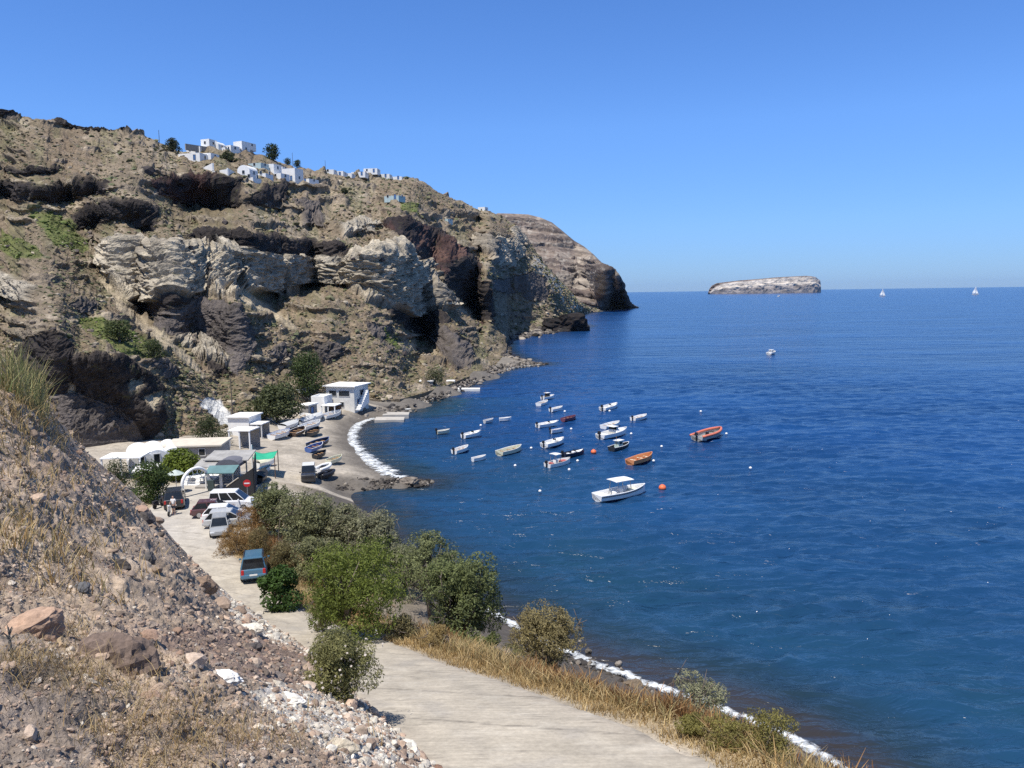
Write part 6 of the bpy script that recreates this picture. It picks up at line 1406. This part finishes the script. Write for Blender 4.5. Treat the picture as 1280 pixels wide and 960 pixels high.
def boat(label, stern, bow, kind, hm, z=0.0, name=None, cat='boat', group='boats moored in the bay', rail=None, motor=True, Lmax=9, seats=WOODB, beam=0.38, ground=False, roll=0.0, motm=None, extra=None):
    if ground: a, b = GP(*stern), GP(*bow)
    else: a, b = G(*stern, 0.15), G(*bow, 0.35)
    d = b - a; L = float(np.clip(np.linalg.norm(d[:2]), 2.2, Lmax)); rz = math.atan2(d[1], d[0]); c = (a + b) / 2; c[2] = (gz(c[0], c[1]) + 0.13) if ground else -0.02
    root = empty(name or 'moored_boat', c, rz, label, cat, group); root.rotation_euler = (roll, 0, rz)
    W = L * beam if L < 5 else L * 0.33; D = 0.42 + 0.05 * L
    hb, sheer = hullmesh(L, W, D, rise=0.10 * L ** 0.6)
    hull = hb.build('hull', hm, root)
    for s_ in sheer: MB().tube([(p[0], p[1], p[2] + 0.01) for p in s_], 0.035 if L < 5 else 0.05, 6).build('gunwale', rail or hm, root)
    if kind in ('skiff', 'row', 'dinghy'):
        for f in (-0.28, 0.02, 0.26):
            w_ = W * (0.80 if f < 0.1 else 0.66); MB().box((f * L, 0, D * 0.72), (0.24, w_, 0.05)).build('thwart', seats, root)
        if kind == 'row':
            for s_ in (-1, 1): MB().tube([(-0.35 * L, s_ * 0.18, D + .06), (0.25 * L, s_ * 0.26, D + .05)], 0.025, 5).build('oar', WOODB, root)
    if kind == 'console':
        MB().box((0.0, 0, D * 0.75), (0.5, 0.6, D * 0.9), taper=(0.8, 0.9)).build('console', GELW, root, bevel=0.04); MB().box((0.14, 0, D * 1.35), (0.05, 0.55, 0.3), 0, 0).build('windscreen', CARGLASS, root)
        MB().box((-0.22 * L, 0, D * 0.6), (0.4, W * 0.6, 0.35)).build('seat', GELW, root, bevel=0.04); fd = MB().add([(L * .18, -W * .36, D + .02), (L * .47, 0, D + .12 * L ** .6), (L * .18, W * .36, D + .02), (L * .18, -W * .36, D - .08), (L * .45, 0, D + .0), (L * .18, W * .36, D - .08)], [(0, 1, 2), (5, 4, 3), (0, 3, 4, 1), (1, 4, 5, 2), (2, 5, 3, 0)]); fd.build('foredeck', GELW, root)
    if kind == 'cuddy':
        cb = MB().add([(-0.05 * L, -W * .40, D), (0.28 * L, -W * .30, D + .1), (0.44 * L, 0, D + .22), (0.28 * L, W * .30, D + .1), (-0.05 * L, W * .40, D), (0.0, -W * .30, D + .42), (0.17 * L, -W * .20, D + .40), (0.24 * L, 0, D + .38), (0.17 * L, W * .20, D + .40), (0.0, W * .30, D + .42)],
            [(0, 1, 6, 5), (1, 2, 7, 6), (2, 3, 8, 7), (3, 4, 9, 8), (5, 6, 7, 8, 9), (4, 0, 5, 9), (0, 4, 3, 2, 1)]); cb.build('cuddy_cabin', GELW, root, bevel=0.03)
        ws = MB().add([(-.02 * L, -W * .34, D + .40), (.10 * L, -W * .22, D + .42), (.12 * L, 0, D + .44), (.10 * L, W * .22, D + .42), (-.02 * L, W * .34, D + .40), (-.05 * L, -W * .32, D + .85), (.02 * L, -W * .2, D + .88), (.03 * L, 0, D + .9), (.02 * L, W * .2, D + .88), (-.05 * L, W * .32, D + .85)], [(0, 1, 6, 5), (1, 2, 7, 6), (2, 3, 8, 7), (3, 4, 9, 8), (5, 6, 7, 8, 9), (4, 3, 2, 1, 0)]); ws.build('windscreen', CARGLASS, root)
        MB().box((-0.03 * L, 0, D + .92), (0.18 * L, W * .66, 0.05)).build('hard_top', GELW, root)
        MB().box((-0.30 * L, 0, D * .7), (0.5, W * .7, 0.3)).build('stern_bench', GELW, root, bevel=0.04)
    if kind == 'wheelhouse':
        MB().box((-0.08 * L, 0, D + .25), (0.26 * L, W * .55, 1.0), taper=(0.86, 0.86)).build('wheelhouse', extra or TEALG, root, bevel=0.03); MB().box((-0.08 * L, 0, D + .80), (0.34 * L, W * .66, 0.06)).build('wheelhouse_roof', GELW, root)
        for s_ in (-1, 1): MB().box((-0.08 * L, s_ * W * .262, D + .42), (0.16 * L, 0.03, 0.34)).build('side_window', CARGLASS, root)
        MB().box((0.045 * L, 0, D + .42), (0.03, W * .36, 0.34)).build('windscreen', CARGLASS, root); MB().tube([(-0.2 * L, 0, D), (-0.22 * L, 0, D + 1.5)], 0.03, 5).build('mast', WOODB, root)
    if kind == 'ttop' or kind == 'canopy':
        hz = 1.75 if kind == 'canopy' else 1.55; cx_ = -0.02 * L if kind == 'canopy' else -0.14 * L; cl = 0.36 * L if kind == 'canopy' else 0.24 * L
        top = MB(); nx = 7; pr_ = [(-0.5 + k / (nx - 1)) for k in range(nx)]; vs_ = []; 
        for z_ in (0.0, 0.07):
            for fx in pr_:
                for fy in pr_: vs_.append((cx_ + fx * cl, fy * W * .82, D + hz - .55 - 0.9 * (fx * fx * .12 + fy * fy * .22) + z_ + 0.12))
        fs_ = [tuple(q) for q in gridfaces(nx, nx)] + [tuple(int(i) + nx * nx for i in q[::-1]) for q in gridfaces(nx, nx)]
        bd = [i for i in range(nx)] + [nx * k + nx - 1 for k in range(1, nx)] + [nx * (nx - 1) + i for i in range(nx - 2, -1, -1)] + [nx * k for k in range(nx - 2, 0, -1)]
        for a_, b_ in zip(bd, bd[1:] + bd[:1]): fs_.append((a_, b_, b_ + nx * nx, a_ + nx * nx))
        top.add(vs_, fs_); top.build('canopy', GELW, root)
        for fx in (-0.42, 0.42):
            for fy in (-1, 1): MB().tube([(cx_ + fx * cl, fy * W * .34, D * .5), (cx_ + fx * cl * .8, fy * W * .32, D + hz - .56)], 0.04, 5).build('canopy_post', RIM, root)
        MB().box((cx_, 0, D * .85), (0.55, 0.6, 0.85), taper=(0.8, 0.9)).build('console', GELW, root, bevel=0.04); MB().box((cx_ - .75, 0, D * .7), (0.4, 0.7, 0.45)).build('helm_seat', GELW if kind == 'canopy' else REDSEAT, root, bevel=0.04)
        if kind == 'ttop': MB().box((0.2 * L, 0, D * .8), (0.9, W * .5, 0.35)).build('bow_cushion', REDSEAT, root, bevel=0.06)
        else:
            for s_ in sheer: MB().tube([(p[0], p[1] * 1.01, p[2] - 0.16) for p in s_[:-1]], 0.045, 6).build('rub_rail', MOTB, root)
            MB().box((-0.40 * L, 0, D * .88), (0.16 * L, W * .78, 0.06)).build('stern_deck', GELW, root)
            MB().box((0.26 * L, 0, D * .75), (0.14 * L, W * .5, 0.3)).build('bow_cushion', CREAMH, root, bevel=0.04)
    if kind == 'rib':
        tm = rail; r_ = 0.19 if L < 5 else 0.21
        for s_ in sheer: MB().tube([(p[0], p[1] * 1.0, p[2] - .02) for p in s_], [r_] * (len(s_) - 3) + [r_ * .95, r_ * .85, r_ * .6], 10).build('side_tube', tm, root, smooth=True)
        MB().box((-.08 * L, 0, D * .9), (0.5, 0.45, 0.55), taper=(.8, .9)).build('console', MOTB, root, bevel=.04); MB().box((.2 * L, 0, D * .8), (0.3, W * .6, 0.08)).build('thwart', BLKPL, root)
    if kind == 'tarp':
        cv = []; nq = 9
        for k in range(nq):
            t_ = k / (nq - 1); x = -L * .48 + L * .93 * t_; w_ = W * .52 * (1 - max(0, (t_ - .5) / .5) ** 2 * .9)
            for j in range(5): f = j / 2 - 1; cv.append((x, f * w_, D + 0.06 + 0.14 * L ** .6 * t_ ** 2 * .5 + .25 * (1 - f * f)))
        MB().add(cv, [tuple(q) for q in gridfaces(nq, 5)]).build('tarpaulin', extra or GRYT, root)
    if motor and kind != 'row': outboard(root, -L / 2, D, 1.0 if L < 5 else 1.3, motm)
    return root
boat('short white dinghy floating closest to the beach', (546.5, 541.5), (562, 538.5), 'skiff', CREAMH, rail=GELW)
boat('white skiff with a dark outboard, second out from the beach', (579, 547), (600.5, 541), 'console', GELW)
boat('white skiff nearest the beach corner, stern lowest', (567.5, 566.5), (585, 559.5), 'skiff', GELW)
boat('small plain white dinghy without motor between two longer skiffs', (592.5, 575.5), (605.5, 571.5), 'dinghy', GELW, motor=False)
boat('long open white boat with a cream hull lying alone in mid bay', (624, 568.5), (651.5, 560), 'skiff', CREAMH, rail=GELW, motor=False)
boat('little grey dinghy farthest back on the beach side', (606.5, 528), (615.5, 525), 'dinghy', GRYT, motor=False, rail=GELW)
boat('tiny white tender next to the little grey dinghy', (629, 525), (634.5, 523.4), 'dinghy', GELW, motor=False)
boat('white boat with dark wheel rail, farthest out of the moored group', (678, 499), (692.5, 495.5), 'wheelhouse', GELW, extra=MOTB)
boat('small white boat just below the farthest one', (673, 507), (684, 502.5), 'dinghy', GELW, motor=False)
boat('white open skiff with a white buoy at its bow', (688.5, 514), (703, 510), 'skiff', GELW)
boat('maroon open wooden boat', (703.5, 526), (719.5, 521.5), 'skiff', MRN, motor=False)
boat('long low white skiff with a dark outboard just above a small blue trimmed one', (672, 534), (698, 529), 'console', GELW)
boat('small white and blue dinghy below the long low skiff', (688.5, 540.5), (704.5, 537), 'skiff', GELW, rail=BLUH)
boat('white speedboat with covered bow and black outboard in mid group', (680, 558.5), (704.5, 550.5), 'console', GELW)
boat('white console boat with a tall windscreen, alone toward the open sea', (753, 513), (771, 507), 'console', GELW)
boat('slim white skiff farthest toward the open sea', (791, 525.5), (808, 520.5), 'skiff', GELW)
boat('plain white open boat tucked behind the cuddy cabin motorboat', (754, 535.5), (774, 529.5), 'skiff', GELW, motor=False)
boat('white cuddy cabin motorboat with dark windscreen and black outboard', (750, 548), (783, 539), 'cuddy', GELW)
boat('dark hulled fishing boat with a pale green wheelhouse', (764, 563), (786, 556), 'wheelhouse', DKH, motor=False, rail=GELW)
boat('orange wooden rowing boat with oars and pale thwarts', (787, 580), (815, 570), 'row', ORG, motor=False, rail=ORG, name='rowing_boat', seats=CREAMH)
boat('red inflatable boat with a dark motor, most seaward of all', (871, 550), (901, 539.5), 'rib', DECK, rail=REDT, name='inflatable_boat')
boat('navy boat with a white windscreen beside the red seated one', (704, 571), (730, 565), 'console', NAVY, rail=NAVY)
boat('grey inflatable speedboat with a white canopy and red cushions', (684, 584), (712.5, 576), 'ttop', GELW, rail=GRYT, name='speedboat')
boat('largest white motorboat with a raised white sun canopy, nearest of the moored boats', (746, 625), (806, 612), 'canopy', GELW, motor=False, name='motorboat', rail=GELW)
def buoy(label, u, v, r, m, cone=False):
    p = G(u, v, 0.05); root = empty('mooring_buoy', p, 0, label, 'buoy', 'mooring buoys in the bay')
    prof = [(r * .3, -r * .6), (r * .8, -r * .4), (r, 0.0), (r * .85, r * .5), (r * .45, r * .85), (r * .12, r * .95)]
    MB().lathe((0, 0, 0.1), prof, 12).build('float', m, root, smooth=True)
    ring = MB().tube([(r * .18 * math.cos(a), 0, 0.1 + r * .95 + r * .18 + r * .18 * math.sin(a)) for a in np.linspace(0, 2 * math.pi, 9)], r * .05, 5); ring.build('mooring_ring', RIM, root)
ORB = pmat('orange_buoy', (0.75, 0.16, 0.06), 0.5, 0.1)
buoy('large orange buoy beside the largest motorboat', 828, 611, 0.45, ORB); buoy('orange and pale buoy seaward of the navy boat', 742, 566, 0.42, ORB)
for (u, v, lab) in [(664, 561, 'white buoy between the long open boat and the white speedboat'), (711.5, 588, 'white buoy close to the stern of the canopied inflatable'), (722, 577, 'white buoy just ahead of the red cushioned speedboat'), (714, 537, 'white buoy near the small white and blue dinghy'), (706, 515, 'white buoy at the bow of the open white skiff'),
        (876, 515, 'lone white buoy far out above the red inflatable boat'), (827, 559, 'white buoy between the orange rowing boat and the red inflatable'), (908, 543, 'white buoy at the bow of the red inflatable boat'), (644, 583, 'small white buoy below the long open boat'), (817, 577, 'white buoy at the bow of the orange rowing boat'), (789, 543, 'white buoy ahead of the cuddy cabin motorboat'), (762, 514.5, 'white buoy under the seaward console boat'), (601, 532.5, 'white buoy near the little grey dinghy'), (675, 615, 'single white buoy in open water on the beach side of the largest motorboat'), (938, 586, 'white buoy alone in open water beyond the orange buoy')]:
    buoy(lab, u, v, 0.12 + 0.0008 * G(u, v, 0)[1], GELW)
# far boats and sails
def sailboat(label, u, vb, hpx_, lean):
    p = G(u, vb, 0.0); k = p[1] / 960; h = hpx_ * k; L = h * 0.72; root = empty('sailboat', p, R(-14), label, 'sailboat', 'sailing boats near the horizon')
    hb, sh = hullmesh(L, L * .28, h * .09, rise=h * .03, draft=0.4, wall=0.4, floor=h * .07); hb.build('hull', GELW, root)
    MB().tube([(0.05 * L, 0, 0), (0.05 * L, 0, h)], h * .008, 6).build('mast', RIM, root)
    SAIL = pmat('white_sailcloth', (0.82, 0.82, 0.80), 0.7, 0.03)
    def sail(nm, a, b, c):
        n = 7; vs_ = []; fs_ = []
        for i in range(n):
            for j in range(n):
                f, g = i / (n - 1), j / (n - 1); q = [a[t_] * (1 - f) + (b[t_] * (1 - g) + c[t_] * g) * f for t_ in range(3)]; q[1] += lean * h * 0.06 * math.sin(math.pi * f * .9) * math.sin(math.pi * (0.2 + .6 * g)); vs_.append(q)
        o = bigmesh(nm, np.array(vs_), gridfaces(n, n), SAIL, parent=root); s_ = o.modifiers.new('s', 'SOLIDIFY'); s_.thickness = 0.05
    sail('mainsail', (0.03 * L, 0, h * .98), (0.03 * L, 0, h * .16), (-0.46 * L, 0.10 * L * lean, h * .15)); sail('jib', (0.07 * L, 0, h * .9), (0.48 * L, 0, h * .11), (0.10 * L, 0.08 * L * lean, h * .14))
sailboat('white sailing boat on the horizon closer to the island', 1103, 370.5, 9.5, 1.0); sailboat('white sailing boat on the horizon farther from the island', 1219, 368.5, 10.5, 1.0)
fb = boat('small motorboat with a wake far out on the open sea', (961, 443), (968, 440.5), 'wheelhouse', GELW, Lmax=8, name='motorboat', group='distant motorboats', motor=False, extra=GELW)
fb2 = boat('tiny white motor cruiser in front of the island', (969.5, 371.3), (977, 370.6), 'wheelhouse', GELW, Lmax=16, name='motorboat', group='distant motorboats', motor=False, extra=GELW); fb2.scale = (1.0, 1.3, 2.4)
# boats pulled up on the beach
SG = 'boats pulled up on the beach'
def bb(label, a, b, kind, hm, **kw): return boat(label, a, b, kind, hm, ground=True, group=SG, name='beached_boat', motor=kw.pop('motor', False), roll=kw.pop('roll', 0.08), Lmax=5.5, **kw)
bb('white and light blue boat lowest of the row by the porch steps', (338.5, 549), (362, 545.5), 'skiff', GELW, rail=BLUH)
bb('brown hulled boat next to the white and light blue one', (364, 546), (380, 541.5), 'skiff', BROWNH, rail=GELW)
bb('white boat in the middle of the crowded row', (352, 537), (373, 533), 'tarp', GELW)
bb('white covered boat close under the grey shed', (372, 532), (392, 527.5), 'tarp', GELW)
bb('white open boat at the water side of the crowded row', (377, 538), (400, 533.5), 'skiff', GELW)
bb('dark boat with black hull nearest the bare beach', (386, 545.5), (398, 541.5), 'skiff', DKH)
bb('white boat lying beside the shed with its bow toward the hill', (392, 528), (375, 521), 'skiff', GELW, roll=-0.15)
bb('boat under a pale grey cover in front of the porch', (384, 527), (403, 523.5), 'tarp', GELW)
bb('white skiff between the covered boat and the two storey boathouse', (404, 524), (426, 519.5), 'skiff', GELW)
bb('dark blue boat drawn up in the middle of the beach', (387, 559.5), (411, 557), 'skiff', NAVY, rail=BLUH)
bb('blue and white boat beside the dark blue one', (385, 565), (403, 562), 'skiff', BLUH, rail=GELW)
bb('small black dinghy alone on the sand', (393, 573.5), (407, 571.5), 'dinghy', DKH)
bb('cream dinghy on the wet sand near the surf', (410, 580), (427, 578), 'dinghy', CREAMH)
bb('white inflatable tender on the sand right behind the jeep', (397, 592), (413, 588), 'rib', GELW, rail=GELW)
bb('dark grey inflatable lying beside the jeep', (399, 599), (418, 596), 'rib', DKH, rail=MOTB)
bb('pale boat stored under the green tarpaulin', (322, 585), (343, 582), 'tarp', GELW, extra=CREAMH)
bb('white boat beside the restaurant net wall', (322, 594), (338, 590), 'skiff', GELW)
bb('dark covered boat at the corner of the restaurant net wall', (322, 604), (331, 597), 'tarp', DKH, extra=BLKPL)
